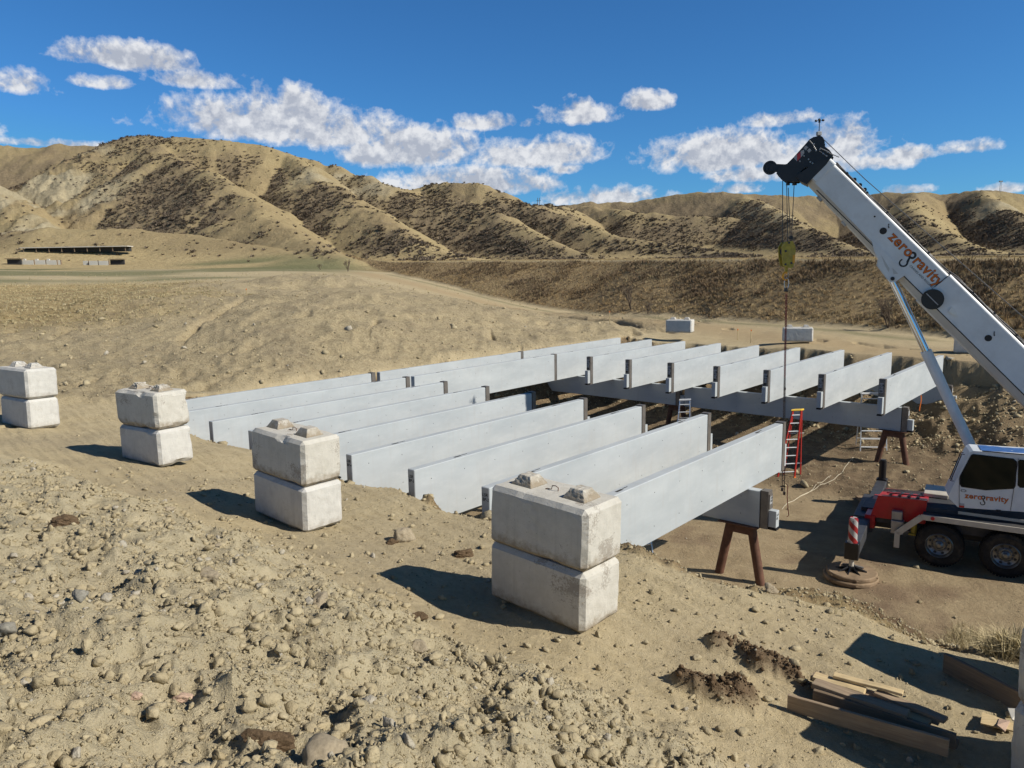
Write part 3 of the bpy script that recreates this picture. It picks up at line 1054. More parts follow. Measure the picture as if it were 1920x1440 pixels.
for i in range(9):
    vv = 2.0 * i + GW / 2
    # near row: plain end towards the camera, notched end inwards
    g = place_girder(_proto, UV(-8.5, vv, ZB + .002 * (i % 3)), U, near_extra[i], G1)
    for body, k in INK_END:
        if k == i:
            M = frame((-.002, .072, GH - .17), (0, -1, 0), (0, 0, 1))
            text_mesh('pencilled_mark', body, .085, MT['ink'], M, g, .0008, .15, .001)
    # far row: notched end towards the camera, plain end outwards
    f = place_girder(_proto, UV(9.10 + 8.5 + .0, vv, ZB + .002 * (i % 2)), -U, far_extra[i], G2)
    f.location = UV(9.10 + 8.45, vv, ZB)
    f.scale = (8.45 / 8.5, 1, 1)
    M = frame((8.5 + .194 + .029, -.06, GH - .22), (0, 1, 0), (0, 0, 1))
    text_mesh('stencilled_mark', ['LSR', 'LSR\nB2', 'LSR\nB4', 'LSR\nB7', 'LSR\nB1', 'LSR\nB6', 'LSR\nB3', 'LSR', 'LSR'][i] + '\nF-%d\n%d0' % (i + 1, 8), .10, MT['ink'], M, f, .0008, 0, .001)
for k, (i, lab) in enumerate([(7, 'shorter-looking middle girder, in front of the other in the middle row'), (8, 'middle girder closest to the dirt bank, in line with the last ones')]):
    place_girder(_plain, UV(.42, 2.0 * i + GW / 2, ZB), U, ['front one of the two girders placed so far in the middle row', 'back one of the two girders in the middle row, against the dirt bank'][k], 'girders of the middle row')

# header beams under the rows: three lengths each, notched end towards the crane
HZ = ZB - .86
for row, (u0, nm) in enumerate([(-1.83, 'near'), (10.84, 'far'), (-8.1, 'outer'), (17.1, 'back')]):
    for k in range(2):
        if row >= 2:
            st = 17.6 - 8.75 * k
        v1 = -.28 + 8.92 * k if row != 1 else -.12 + 8.92 * k
        org = UV(u0, v1 + 8.5, HZ)
        lab = {0: ['header beam under the near girders, its notched end on the front steel trestle', 'rear length of the header beam under the near girders'],
               1: ['header beam under the far girders, its notched end on the trestle behind the ladder', 'left length of the header beam under the far girders, beyond the slanting joint'],
               2: ['buried header beam under the outer ends of the near girders, first length', 'buried header beam under the outer ends of the near girders, second length'],
               3: ['header beam at the back wall of the pit, first length', 'header beam at the back wall of the pit, second length']}[row][k]
        hb = place_girder(_hproto, org, -V, lab, 'header beams across the pit')
        hb['category'] = 'header beam'
        if row == 0 and k == 0:
            M = frame((8.5 + .194 + .029, -.05, .70), (0, 1, 0), (0, 0, 1))
            text_mesh('stencilled_mark', 'LSR\nBH1', .07, MT['ink'], M, hb, .0008, 0, .001)
            M = frame((8.5 + .194 + .182, -.06, .33), (0, 1, 0), (0, 0, 1))
            text_mesh('stencilled_mark', 'A-4\n60', .08, MT['ink'], M, hb, .0008, 0, .001)


def kill(o):
    for c in list(o.children):
        kill(c)
    bpy.data.objects.remove(o)


for p in (_proto, _hproto, _plain):
    kill(p)

# ================================================================ steel trestles
def trestle():
    r = bpy.data.objects.new('steel_trestle', None)
    COL.objects.link(r)
    top = HZ - ZF
    cap = MB()
    cap.box((0, 0, top - .012), (.95, .42, .022))
    cap.box((0, 0, top - .13), (.52, .20, .21))
    cap.build('cap_beam', MT['rust'], r)
    for s_ in (-1, 1):
        lg = MB()
        lg.tube([(s_ * .26, 0, top - .06), (s_ * .56, 0, -.25)], .105, 16)
        lg.build('leg', MT['rust'], r)
    cl = MB()
    cl.box((.05, -.14, top + .07), (.30, .05, .13))
    cl.build('clip_plate', MT['darkgrey'], r)
    return r


tp = trestle()
TL = ['rusty A-frame trestle under the front end of the near header beam', 'rusty A-frame trestle behind the white stepladder, under the far header beam', 'dark trestle under the joint of the far header beam',
      'trestle in the shade under the joint of the near header beam', 'trestle under the left end of the near header beam', 'trestle under the left end of the far header beam']
for k, (u_, v_) in enumerate([(-1.83, .20), (10.84, -.02 + .15), (10.84, 8.8), (-1.83, 8.7), (-1.83, 16.8), (10.84, 16.8)]):
    t = tp if k == 0 else copy_tree(tp)
    t.location = UV(u_, v_, ZF)
    t.rotation_euler = (0, 0, math.atan2(V.y, V.x))
    tag(t, TL[k], 'trestle', 'steel trestles carrying the header beams')

# ================================================================ interlocking concrete blocks
def block_mesh(seed, wear):
    """1.5 x .75 x .75, rough arrises; returns a body builder"""
    rr = random.Random(seed)
    bm = bmesh.new()
    bmesh.ops.create_cube(bm, size=1)
    for v in bm.verts:
        v.co = Vector((v.co.x * 1.49, v.co.y * .745, v.co.z * .735))
    bmesh.ops.bevel(bm, geom=bm.edges[:], offset=.055, segments=1, affect='EDGES', profile=.5)
    bmesh.ops.subdivide_edges(bm, edges=[e for e in bm.edges if e.calc_length() > .2], cuts=13, use_grid_fill=True)
    off = Vector((seed * 7.1, seed * 3.3, 0))
    for v in bm.verts:
        p = v.co
        ex = abs(p.x) > .745 - .075
        ey = abs(p.y) > .3725 - .075
        ez = abs(p.z) > .3675 - .075
        edge = (ex + ey + ez) >= 2
        n = mnoise.noise((p + off) * 9) * .006
        if edge:
            c = max(0, mnoise.noise((p + off) * 3.1) - .05) * wear + abs(mnoise.noise((p + off) * 14)) * .004
            n -= c
        v.co = p + p.normalized() * n
        if p.z < -.36:
            v.co.z = max(v.co.z, -.3675)
    bm.faces.ensure_lookup_table()
    bmesh.ops.triangulate(bm, faces=[f for f in bm.faces if len(f.verts) > 4])
    for v in bm.verts:
        v.co.z += .3675 + .003
    bmesh.ops.recalc_face_normals(bm, faces=bm.faces)
    me = bpy.data.meshes.new('body')
    bm.to_mesh(me)
    bm.free()
    return me


def knob_mesh(seed, chip):
    bm = bmesh.new()
    bmesh.ops.create_cube(bm, size=1)
    for v in bm.verts:
        k = .56 if v.co.z > 0 else 1
        v.co = Vector((v.co.x * .33 * k, v.co.y * .33 * k, v.co.z * .125))
    bmesh.ops.bevel(bm, geom=bm.edges[:], offset=.006, segments=1, affect='EDGES')
    bmesh.ops.subdivide_edges(bm, edges=[e for e in bm.edges if e.calc_length() > .06], cuts=5, use_grid_fill=True)
    for v in bm.verts:
        p = v.co
        v.co = p - p.normalized() * (abs(mnoise.noise(p * 16 + Vector((seed, 0, 0)))) * (.0015 + chip) if p.z > -.03 else 0)
    for v in bm.verts:
        v.co.z += .062
    bmesh.ops.recalc_face_normals(bm, faces=bm.faces)
    me = bpy.data.meshes.new('knob')
    bm.to_mesh(me)
    bm.free()
    return me


def block(loc, rz, label, group, seed, grey=False, knobs=True, wear=.05, chip=.0, loop=True, tilt=(0, 0)):
    r = empty('concrete_block', loc, rz, label, 'concrete block', group)
    r.rotation_euler = (tilt[0], tilt[1], rz)
    mat = MT['block_grey'] if grey else MT['block']
    me = block_mesh(seed, wear)
    me.materials.append(mat)
    b = bpy.data.objects.new('body', me)
    COL.objects.link(b)
    b.parent = r
    if knobs:
        for s_ in (-1, 1):
            km = knob_mesh(seed + s_, chip)
            km.materials.append(mat)
            k = bpy.data.objects.new('knob', km)
            COL.objects.link(k)
            k.parent = r
            k.location = (s_ * .40, 0, .738)
    if loop:
        lp = MB()
        lp.tube([(-.05, .0, .70), (-.055, .0, .78), (-.02, .01, .80), (.03, .01, .79), (.05, 0, .74), (.09, .03, .75), (.11, .04, .74)], .006, 6)
        lp.build('lifting_loop', MT['rust'], r)
    return r


def stack(near, yaw_deg, tilt, labels, seed, grey=(False, False), chips=(0, 0), wear=(.03, .03), shift=(0, 0)):
    """near = position of the corner closest to the camera at ground height; local X runs from it to the left end"""
    yaw = R(yaw_deg)
    X = Vector((math.cos(yaw), math.sin(yaw), 0))
    Y = Vector((math.sin(yaw), -math.cos(yaw), 0))
    c = Vector(near) + X * .75 + Y * .375
    G = 'stacked concrete blocks along the rim'
    block(c, yaw, labels[0], G, seed, grey[0], knobs=False, loop=False, wear=wear[0], tilt=tilt)
    up = Matrix.Rotation(yaw, 3, 'Z') @ Matrix.Rotation(tilt[1], 3, 'Y') @ Matrix.Rotation(tilt[0], 3, 'X') @ Vector((0, 0, .75))
    block(c + up + X * shift[0] + Y * shift[1], yaw + R(.6), labels[1], G, seed + 10, grey[1], knobs=True, chip=chips[1], wear=wear[1], tilt=tilt)


stack((.752, 7.95, -4.11), 137.1, (0, R(-1.6)), ['lower block of the front stack, with the pale vertical seam on its lit end', 'upper block of the front stack, largest of all, with soil stains along its lower edge'], 1, chips=(0, .03), shift=(-.012, -.01))
stack((-3.272, 11.235, -4.02), 139.2, (0, R(-2.3)), ['lower block of the second stack, brown round stain on its shaded face', 'upper block of the second stack, left of the marked girder ends'], 2, grey=(True, False), wear=(.04, .10), shift=(.015, 0))
stack((-7.03, 14.534, -3.80), 145.2, (0, R(.7)), ['lower block of the third stack, with a rough pitted band on its lit end', 'upper block of the third stack, badly chipped at its left edge'], 3, grey=(True, False), wear=(.08, .15), chips=(0, .08), shift=(.03, .01))
stack((-11.83, 17.99, -3.70), 146, (R(1.5), 0), ['lower grey block of the stack at the left edge of the photo', 'upper grey block of the stack at the left edge of the photo'], 4, grey=(True, True), chips=(0, .06))
stack((5.35, 4.93, -4.56), 134, (0, 0), ['lower block of the stack cut off by the right edge of the photo', 'upper block of the stack cut off by the right edge of the photo'], 5, wear=(.05, .06))
stack((6.46, 6.42, -4.52), 134, (0, 0), ['lower block of the stack just outside the right edge, casting the long shadow', 'upper block of the stack just outside the right edge, casting the long shadow'], 6)
FB = 'single concrete blocks beyond the pit'
yU = math.atan2(V.y, V.x)
block(at(1277, 624, 42.5) + Vector((0, .3, 0)), yU + R(14), 'single grey block beyond the pit, left of the hoist line', FB, 21, True, loop=False)
block(at(1499, 641, 38.6) + Vector((0, .3, 0)), yU + R(22), 'single cracked block beyond the pit, right beside the hoist line', FB, 22, True, loop=False)
block(at(1830, 663, 34.0) + Vector((0, .3, 0)), yU + R(10), 'single block beyond the pit, half hidden by the crane boom', FB, 23, True, loop=False)

# ================================================================ mobile crane
CR = empty('mobile_crane', (13.6, 16.9, ZF), 0, 'white telescopic mobile crane on a red carrier, boom reaching over the girders', 'crane')
CRL = Vector(CR.location)


def part(mb, name, mats, parent=None, recalc=True):
    off = CRL
    mb.v = [tuple(Vector(v) - off) for v in mb.v]
    return mb.build(name, mats, parent or CR, recalc)


CO, CA, CN = Vector((10.3, 17.27, ZF)), Vector((-.848, .530, 0)), Vector((-.530, -.848, 0))


def CW(a, n, z):
    return CO + CA * a + CN * n + Vector((0, 0, z))


MC = Matrix((CA, CN, Vector((0, 0, 1)))).transposed()


def cbx(mb, a0, a1, n0, n1, z0, z1, mi=0, b=.012):
    return mb.cbox(CW((a0 + a1) / 2, (n0 + n1) / 2, (z0 + z1) / 2), (a1 - a0, abs(n1 - n0), z1 - z0), b, mi, MC)


b = MB()
cbx(b, -9.0, 1.9, -1.75, -.85, .50, .98)
cbx(b, -2.3, 1.5, -2.2, -.45, .75, 1.0)
part(b, 'chassis', MT['darkgrey'])
b = MB()
cbx(b, -9.2, .44, -2.62, .02, 1.14, 1.25, 0)
cbx(b, -9.2, .40, -2.35, -.30, 1.25, 1.36, 0)
dk = part(b, 'deck', MT['navy'])
b = MB()
cbx(b, -9.2, .47, .022, .055, 1.13, 1.262, 0, .004)
b.bar(CW(.45, .035, 1.20), CW(.96, .035, .70), .035, .14)
b.bar(CW(.96, .035, .74), CW(.96, .035, .33), .035, .12, up=tuple(CA))
cbx(b, -9.2, -.29, -.298, -.27, 1.30, 1.37, 0, .004)
part(b, 'fender_trim', MT['cream'], dk)
b = MB()
b.lathe(CW(.22, .056, 1.20), CN, [(0, .045), (.012, .045), (.016, .03), (.016, 0)], 16)
part(b, 'marker_light', MT['red'], dk)
b = MB()
for a_ in (-2.8, -4.1):
    cbx(b, a_ - .5, a_ + .5, -.55, -.05, .55, 1.1)
part(b, 'tool_box', MT['steel'])
# bonnet
b = MB()
pts = [(.38, -.30, .92), (1.62, -.30, .92), (1.46, -.30, 1.50), (.38, -.30, 1.52)]
pt2 = [(.38, -2.25, .92), (1.62, -2.25, .92), (1.46, -2.25, 1.18), (.38, -2.25, 1.22)]
b.add([CW(*p) for p in pts] + [CW(*p) for p in pt2], [(0, 1, 2, 3), (7, 6, 5, 4), (0, 4, 5, 1), (1, 5, 6, 2), (2, 6, 7, 3), (3, 7, 4, 0)])
cbx(b, 1.50, 1.74, -2.3, -.28, .62, .96)
b.bar(CW(.95, -.285, .93), CW(.86, -.285, 1.50), .03, .03)
b.bar(CW(1.30, -.6, 1.52), CW(.45, -.6, 1.54), .03, .03)
part(b, 'bonnet', MT['red'])
b = MB()
for a_ in (.60, .80, 1.0, 1.2):
    c0 = CW(a_, -.9, 1.44)
    b.bar(CW(a_, -.5, 1.50), CW(a_ - .05, -1.5, 1.36), .06, .012)
part(b, 'bonnet_louvres', MT['navy'])
b = MB()
cbx(b, .88, 1.12, -.28, -.12, .98, 1.20)
cbx(b, .84, 1.12, -.28, -.06, .64, .975)
part(b, 'step_box', MT['steel'])
b = MB()
cbx(b, 1.55, 2.02, -2.4, -.30, .50, .90)
part(b, 'bumper', MT['darkgrey'])
b = MB()
cbx(b, -.05, .50, -2.1, -1.2, 1.37, 1.47)
part(b, 'cream_locker', MT['cream'])


def outrigger(a, n0, n1, parent_label):
    s_ = 1 if n1 > n0 else -1
    ob = MB()
    cbx(ob, a - .14, a + .14, min(n0, n1), max(n0, n1), .53, .86, 0, .01)
    o = part(ob, 'outrigger_beam', MT['darkgrey'])
    e = MB()
    cbx(e, a - .15, a + .15, n1 - .02 * s_, n1 + .22 * s_, .50, .90, 0, .01)
    part(e, 'beam_end', MT['black'], o)
    jc = MB()
    c = n1 + .10 * s_
    jc.lathe(CW(a, c, .88), (0, 0, 1), [(0, .115), (.05, .115), (.05, .10), (.58, .10), (.58, .08), (.61, .08), (.61, 0)], 24)
    part(jc, 'jack_sleeve', MT['white_cover'] if s_ > 0 else MT['black'], o)
    rd = MB()
    rd.lathe(CW(a, c, .22), (0, 0, 1), [(0, .055), (.32, .055)], 20)
    part(rd, 'jack_rod', MT['cream'], o)
    fl = MB()
    fl.lathe(CW(a, c, .215), (0, 0, 1), [(0, .16), (.02, .16), (.02, .09), (.10, .075), (.10, 0)], 20)
    for k in range(8):
        t = 2 * math.pi * k / 8 + .2
        d = Vector((math.cos(t), math.sin(t), 0))
        fl.add([CW(a, c, .22) + d * .05, CW(a, c, .33) + d * .05, CW(a, c, .225) + d * .34, CW(a, c, .20) + d * .34,
                CW(a, c, .22) + d * .05 + d.orthogonal() * .02, CW(a, c, .33) + d * .05 + d.orthogonal() * .02, CW(a, c, .225) + d * .34 + d.orthogonal() * .02, CW(a, c, .20) + d * .34 + d.orthogonal() * .02],
               [(0, 1, 2, 3), (7, 6, 5, 4), (1, 5, 6, 2), (0, 4, 5, 1), (2, 6, 7, 3), (3, 7, 4, 0)])
    part(fl, 'jack_foot', MT['black'], o)
    return CW(a, c, 0)


# striped sleeve material: red and white bands painted round the jack
_m, _T = newmat('striped_sleeve')
_tc = _T.new('ShaderNodeNewGeometry').outputs['Position']
_c = CW(1.75, 1.79, 0)
_s = _T.new('ShaderNodeVectorMath', {0: _tc, 1: tuple(_c)}, operation='SUBTRACT').outputs[0]
_sp = _T.new('ShaderNodeSeparateXYZ', {0: _s})
_an = _T.m('ARCTAN2', _sp.outputs[1], _sp.outputs[0])
_w = _T.m('FRACT', _T.m('ADD', _T.m('MULTIPLY', _an, 1 / (2 * math.pi) * 2), _T.m('MULTIPLY', _sp.outputs[2], 3.4)))
bsdf(_T, _T.mix(_T.m('GREATER_THAN', _w, .5), (.42, .40, .38), (.30, .02, .02)), .5, .4)
MT['white_cover'] = _m
padc = outrigger(1.75, -.4, 1.69, '')
padc2 = outrigger(1.75, -2.3, -4.2, '')
for k, (r_, z_, h_) in enumerate([(.60, .0, .10), (.55, .101, .10)]):
    m = MB()
    m.lathe((0, 0, 0), (0, 0, 1), [(0, 0), (0, r_ - .02), (.02, r_), (h_ - .02, r_), (h_, r_ - .02), (h_, 0)], 40)
    for q in range(6):
        t = q * 1.05 + .3
        m.box((math.cos(t) * r_ * 1.0, math.sin(t) * r_, h_ * .5), (.05, .05, .03))
    o = m.build('outrigger_pad', MT['pad'])
    o.location = (padc.x + .02 * k, padc.y, ZF + z_ + .012)
    tag(o, ['wide round pad lying on the dirt under the near outrigger', 'upper round pad directly under the star-shaped near outrigger foot'][k], 'pad', 'round pads under the outrigger')
m = MB()
m.box((0, 0, .10), (1.05, 1.05, .20))
o = m.build('outrigger_pad', MT['pad'])
o.location = (padc2.x, padc2.y, ZF + .01)
tag(o, 'square pad under the far outrigger, behind the red carrier bonnet', 'pad')


def wheel(a, n, front=True):
    c = CW(a, n - .17, .52)
    t = MB()
    pr = [(-.16, .30), (-.165, .44), (-.13, .505), (-.05, .52), (.05, .52), (.13, .505), (.165, .44), (.16, .30)]
    t.lathe(c, CN, pr, 48)
    for k in range(48):
        an = 2 * math.pi * k / 48
        up = Vector((0, 0, 1)) * math.sin(an) + CA * math.cos(an)
        tx = Vector((0, 0, 1)) * math.cos(an) - CA * math.sin(an)
        M = Matrix((tx, CN, up)).transposed()
        for s_ in (-1, 1):
            t.box(c + up * .522 + CN * s_ * .09, (.045, .11, .02), 0, M)
    w_ = part(t, 'wheel', MT['tyre'])
    if n < -1:
        return
    rm = MB()
    rm.lathe(c, CN, [(.158, .305), (.172, .29), (.150, .272), (.07, .255), (.045, .20), (.035, .17), (.06, .13), (.06, .10)], 40)
    rm.lathe(c, CN, [(.055, .105), (.12, .10), (.135, .075), (.15, .07), (.17, .045), (.172, 0)], 24)
    for k in range(8):
        an = 2 * math.pi * (k + .5) / 8
        p = c + (Vector((0, 0, 1)) * math.sin(an) + CA * math.cos(an)) * .215
        rm.lathe(p, CN, [(.05, .034), (.062, .034), (.062, 0)], 12, 1)
    for k in range(10):
        an = 2 * math.pi * k / 10
        p = c + (Vector((0, 0, 1)) * math.sin(an) + CA * math.cos(an)) * .145
        rm.lathe(p, CN, [(.04, .016), (.085, .016), (.09, .008), (.09, 0)], 8, 0)
    part(rm, 'rim', [MT['rim'], MT['hole']], w_)


for a_ in (0.05, -1.30, -5.6, -6.9):
    wheel(a_, 0)
    wheel(a_, -2.28)
b = MB()
b.cbox(CW(.62, -.25, .82), (.13, .08, .34), .03, 0, MC)
b.cbox(CW(.62, -.25, .64), (.22, .12, .05), .01, 0, MC)
part(b, 'wheel_chock', MT['hook_yellow'])

# ---- superstructure and cab
SD, SM = Vector((math.sin(R(-66)), math.cos(R(-66)), 0)), Vector((-math.cos(R(-66)), math.sin(R(-66)), 0))
SO = Vector((11.1, 17.0, 0))


def onplane(px, py, o, nrm, k=0.0):
    r = ray(px, py)
    return r * (((Vector(o) + Vector(nrm) * k).dot(Vector(nrm))) / r.dot(Vector(nrm)))


def cabp(px, py):
    return onplane(px, py, SO, SM)


def c2(px, py):
    p = cabp(px, py) - SO
    return (p.dot(SD), p.z)


def cabx(poly, thick, off, name, mat, parent=None, mb=None):
    m = mb or MB()
    M = Matrix((SD, Vector((0, 0, 1)), SM)).transposed().to_4x4()
    M.translation = SO + SM * off
    m.prism(poly, thick, M)
    return part(m, name, mat, parent) if mb is None else None


k11 = lambda x, y: c2(1760 + x / 11.07, 830 + y / 11.07)
cab_out = [k11(650, 200), k11(720, 172), k11(2150, 262), k11(2200, 1470), k11(430, 1345), k11(390, 1330), k11(225, 1165), k11(200, 1090), k11(330, 830)]
win1 = [k11(735, 252), k11(1530, 345), k11(1595, 400), k11(1600, 450), k11(1570, 890), k11(1535, 940), k11(980, 972), k11(500, 905), k11(462, 850), k11(465, 690), k11(690, 270)]
win2 = [k11(1690, 365), k11(2100, 400), k11(2110, 935), k11(1690, 920), k11(1645, 870), k11(1660, 400)]
cabo = cabx(cab_out, .74, -.37, 'cab', MT['white'])


def inset_frame(poly, off, w_, name, mat, parent):
    cx = sum(p[0] for p in poly) / len(poly)
    cy = sum(p[1] for p in poly) / len(poly)
    big = [(cx + (p[0] - cx) * (1 + w_), cy + (p[1] - cy) * (1 + w_)) for p in poly]
    return cabx(big, .012, off, name, mat, parent)


seal1 = inset_frame(win1, .004, .05, 'window_seal', MT['rubber'], cabo)
cabx(win1, .012, .010, 'door_window', MT['glass'], seal1) if False else cabx(win1, .012, .008, 'door_window', MT['glass'], cabo)
inset_frame(win2, .004, .05, 'window_seal', MT['rubber'], cabo)
cabx(win2, .012, .008, 'rear_window', MT['glass'], cabo)
# door gap, handle, grab rails, roof tarp
b = MB()
for p, q in ((k11(1655, 330), k11(1490, 1408)), (k11(430, 720), k11(425, 1345))):
    A_ = SO + SD * p[0] + Vector((0, 0, p[1])) + SM * .006
    B_ = SO + SD * q[0] + Vector((0, 0, q[1])) + SM * .006
    b.bar(A_, B_, .006, .012, up=tuple(SM))
part(b, 'door_gap', MT['black'], cabo)
b = MB()
p = k11(1240, 1405)
b.cbox(SO + SD * p[0] + Vector((0, 0, p[1])) + SM * .012, (.10, .03, .035), .006, 0, Matrix((SD, SM, Vector((0, 0, 1)))).transposed())
part(b, 'door_handle', MT['black'], cabo)
b = MB()
for off in (-.02, -.20):
    A_, B_ = k11(540, 250), k11(310, 800)
    q0 = SO + SD * (A_[0] + .06) + Vector((0, 0, A_[1])) + SM * off
    q1 = SO + SD * (B_[0] + .06) + Vector((0, 0, B_[1])) + SM * off
    b.tube([q0 - SD * .06, q0, q1, q1 - SD * .06], .012, 8)
part(b, 'grab_rail', MT['black'], cabo)
b = MB()
M = Matrix((SD, Vector((0, 0, 1)), SM)).transposed().to_4x4()
M.translation = SO + SM * -.38
zt_ = k11(1400, 215)[1]
x0, x1 = k11(900, 170)[0], k11(2100, 200)[0]
n_ = 14
for j in range(5):
    pass
gv, gf = [], []
for i in range(n_ + 1):
    for j in range(8):
        xx = x0 + (x1 - x0) * i / n_
        yy = -.72 + .70 * j / 7
        base = zt_ + (k11(720, 172)[1] - zt_) * (1 - i / n_) * .9
        gv.append(SO + SD * xx + SM * yy + Vector((0, 0, base + .012 + .018 * mnoise.noise(Vector((xx * 7, yy * 7, 1))) - .05 * (j in (0, 7)))))
for i in range(n_):
    for j in range(7):
        gf.append((i * 8 + j, i * 8 + j + 1, (i + 1) * 8 + j + 1, (i + 1) * 8 + j))
b.add(gv, gf, 0, True)
part(b, 'roof_tarp', MT['tarp'], cabo)
b = MB()
b.bar(SO + SD * x0 + SM * .01 + Vector((0, 0, k11(760, 160)[1] + .0)), SO + SD * x1 + SM * .01 + Vector((0, 0, zt_ - .01)), .02, .02)
part(b, 'roof_rail', MT['black'], cabo)
b = MB()
q = k11(480, 1300)
M = Matrix((SD, SM, Vector((0, 0, 1)))).transposed()
b.box(SO + SD * q[0] + Vector((0, 0, q[1] + .02)) + SM * .006, (.10, .006, .05), 1, M)
b.box(SO + SD * q[0] + Vector((0, 0, q[1] - .03)) + SM * .006, (.10, .006, .045), 0, M)
q = k11(515, 995)
for t in range(9):
    an = t * 2 * math.pi / 9
    b.box(SO + SD * (q[0] + .05 * math.cos(an)) + Vector((0, 0, q[1] + .028 * math.sin(an))) + SM * .006, (.018, .004, .014), 2, M)
part(b, 'safety_sticker', [MT['red'], MT['card'], MT['darkgrey']], cabo)


def hook_emblem(o, ex, ey, s, mat, name, parent):
    """black lifting hook standing for a letter: ring on top, curved hook below; ex right, ey up on the face"""
    ex, ey = Vector(ex).normalized(), Vector(ey).normalized()
    ez = ex.cross(ey).normalized()
    m = MB()

    def strip(cx, cy, r0, r1, a0, a1, n, w0=None, w1=None):
        vs, fs = [], []
        for i in range(n + 1):
            t = i / n
            a = R(a0 + (a1 - a0) * t)
            ww = ((w0 or (r1 - r0)) * (1 - t) + (w1 or (r1 - r0)) * t) / 2
            rc = (r0 + r1) / 2
            for rr in (rc - ww, rc + ww):
                vs.append(o + ex * (cx + rr * math.cos(a)) * s + ey * (cy + rr * math.sin(a)) * s + ez * .003)
        for i in range(n):
            fs.append((2 * i, 2 * i + 1, 2 * i + 3, 2 * i + 2))
        m.add(vs, fs)
    strip(0, 1.25, .22, .52, 0, 360, 24)
    # stem
    vs = [(-.14, .82), (.14, .82), (.42, .25), (.14, .12)]
    m.add([o + ex * x * s + ey * y * s + ez * .003 for x, y in vs], [(0, 1, 2, 3)])
    strip(0, -.20, .32, .66, 55, -205, 30, .26, .18)
    return part(m, name, mat, parent, False)


def logo(o, ex, ey, xh, parent, tagline=True):
    """orange wordmark with the hook in place of its middle letter; xh = x-height"""
    s = xh / .53
    ex, ey = Vector(ex).normalized(), Vector(ey).normalized()
    nz = ex.cross(ey).normalized()
    for body, x, dark in (('zero', 0, 0), ('ravity', 3.42, 0)):
        for lay, (mat, of_, lift) in enumerate(((MT['black'], .032, .002), (MT['logo_orange'], .012, .004))):
            M = frame(o - CRL + ex * x * xh * 1.28 + nz * lift, ex, ey)
            text_mesh('lettering', body, s, mat, M, parent, .0006, 0, of_ * s, spacing=1.08)
    hook_emblem(o + ex * 2.98 * xh * 1.28 - ey * .62 * xh, ex, ey, xh * .95, MT['black'], 'hook_emblem', parent)
    if tagline:
        M = frame(o - CRL + ex * 3.6 * xh * 1.28 - ey * xh * .62 + nz * .003, ex, ey)
        text_mesh('tagline', 'CRANES AND RIGGING INC.', s * .21, MT['black'], M, parent, .0004, 0, 0)


pz = k11(540, 1145)
pe = k11(1400, 1235)
o_ = SO + SD * pz[0] + Vector((0, 0, pz[1])) + SM * .002
e_ = SO + SD * pe[0] + Vector((0, 0, pe[1])) + SM * .002
ex_ = (e_ - o_).normalized()
logo(o_, ex_, SM.cross(ex_), (e_ - o_).length / 8.6, cabo, False)
# turntable, body and counterweight behind the frame edge
b = MB()
b.lathe(CW(-4.5, -1.25, 1.25), (0, 0, 1), [(0, .75), (.35, .75), (.35, 0)], 36)
part(b, 'slewing_ring', MT['darkgrey'])
MS = Matrix((SD, SM, Vector((0, 0, 1)))).transposed()
SC = CW(-4.5, -1.25, 0)
b = MB()
b.cbox(SC + SD * -.4 + Vector((0, 0, 1.95)), (3.2, 1.2, .75), .05, 0, MS)
part(b, 'superstructure', MT['white'])
b = MB()
b.cbox(SC + SD * -2.6 + Vector((0, 0, 2.1)), (1.0, 2.3, 1.2), .06, 0, MS)
part(b, 'counterweight', MT['white'])

# ---- boom
BD0, BM = Vector((math.sin(R(-66)), math.cos(R(-66)), 0)), Vector((-math.cos(R(-66)), math.sin(R(-66)), 0))
BO = Vector((7.58, 20.8, 0))
NEAR = .36


def bp(px, py, k=NEAR):
    return onplane(px, py, BO, BM, k)


T1, T2 = bp(1559, 301), bp(1917, 649)
BX = (T2 - T1)
BX -= BM * BX.dot(BM)
BX.normalize()                                  # down the boom
BZ = BX.cross(BM)
if BZ.z < 0:
    BZ = -BZ                                    # up, square to the boom
T1c = T1 - BM * NEAR                            # top centre line


def BW(s, n, z):
    """s metres down the boom from the head, n towards the camera, z above the top edge line"""
    return T1c + BX * s + BM * n + BZ * z


def section(mb, s0, s1, w_, h, top=0.0, mi_side=0, mi_belly=1, cap=True, h0=None):
    def prof(h):
        return [(-w_ + .07, top), (w_ - .07, top), (w_, top - .06), (w_, top - h * .80), (w_ * .55, top - h * .965), (0, top - h), (-w_ * .55, top - h * .965), (-w_, top - h * .80), (-w_, top - .06)]
    def rounded(h):
        pr = prof(h)
        return pr[:1] + [(w_ - .07, top), (w_ - .035, top - .008), (w_ - .012, top - .03)] + pr[2:8] + [(-w_, top - .06), (-w_ + .012, top - .03), (-w_ + .035, top - .008)]
    pr = rounded(h)
    n = len(pr)
    vs = [BW(s, a, z) for s, hh in ((s0, h0 or h), (s1, h)) for a, z in rounded(hh)]
    for i in range(n):
        j = (i + 1) % n
        za = (pr[i][1] + pr[j][1]) / 2
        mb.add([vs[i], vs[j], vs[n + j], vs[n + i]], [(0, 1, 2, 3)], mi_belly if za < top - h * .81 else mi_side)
    if cap:
        mb.add(vs[:n], [tuple(range(n))], mi_side)
        mb.add(vs[n:], [tuple(range(n))[::-1]], mi_side)


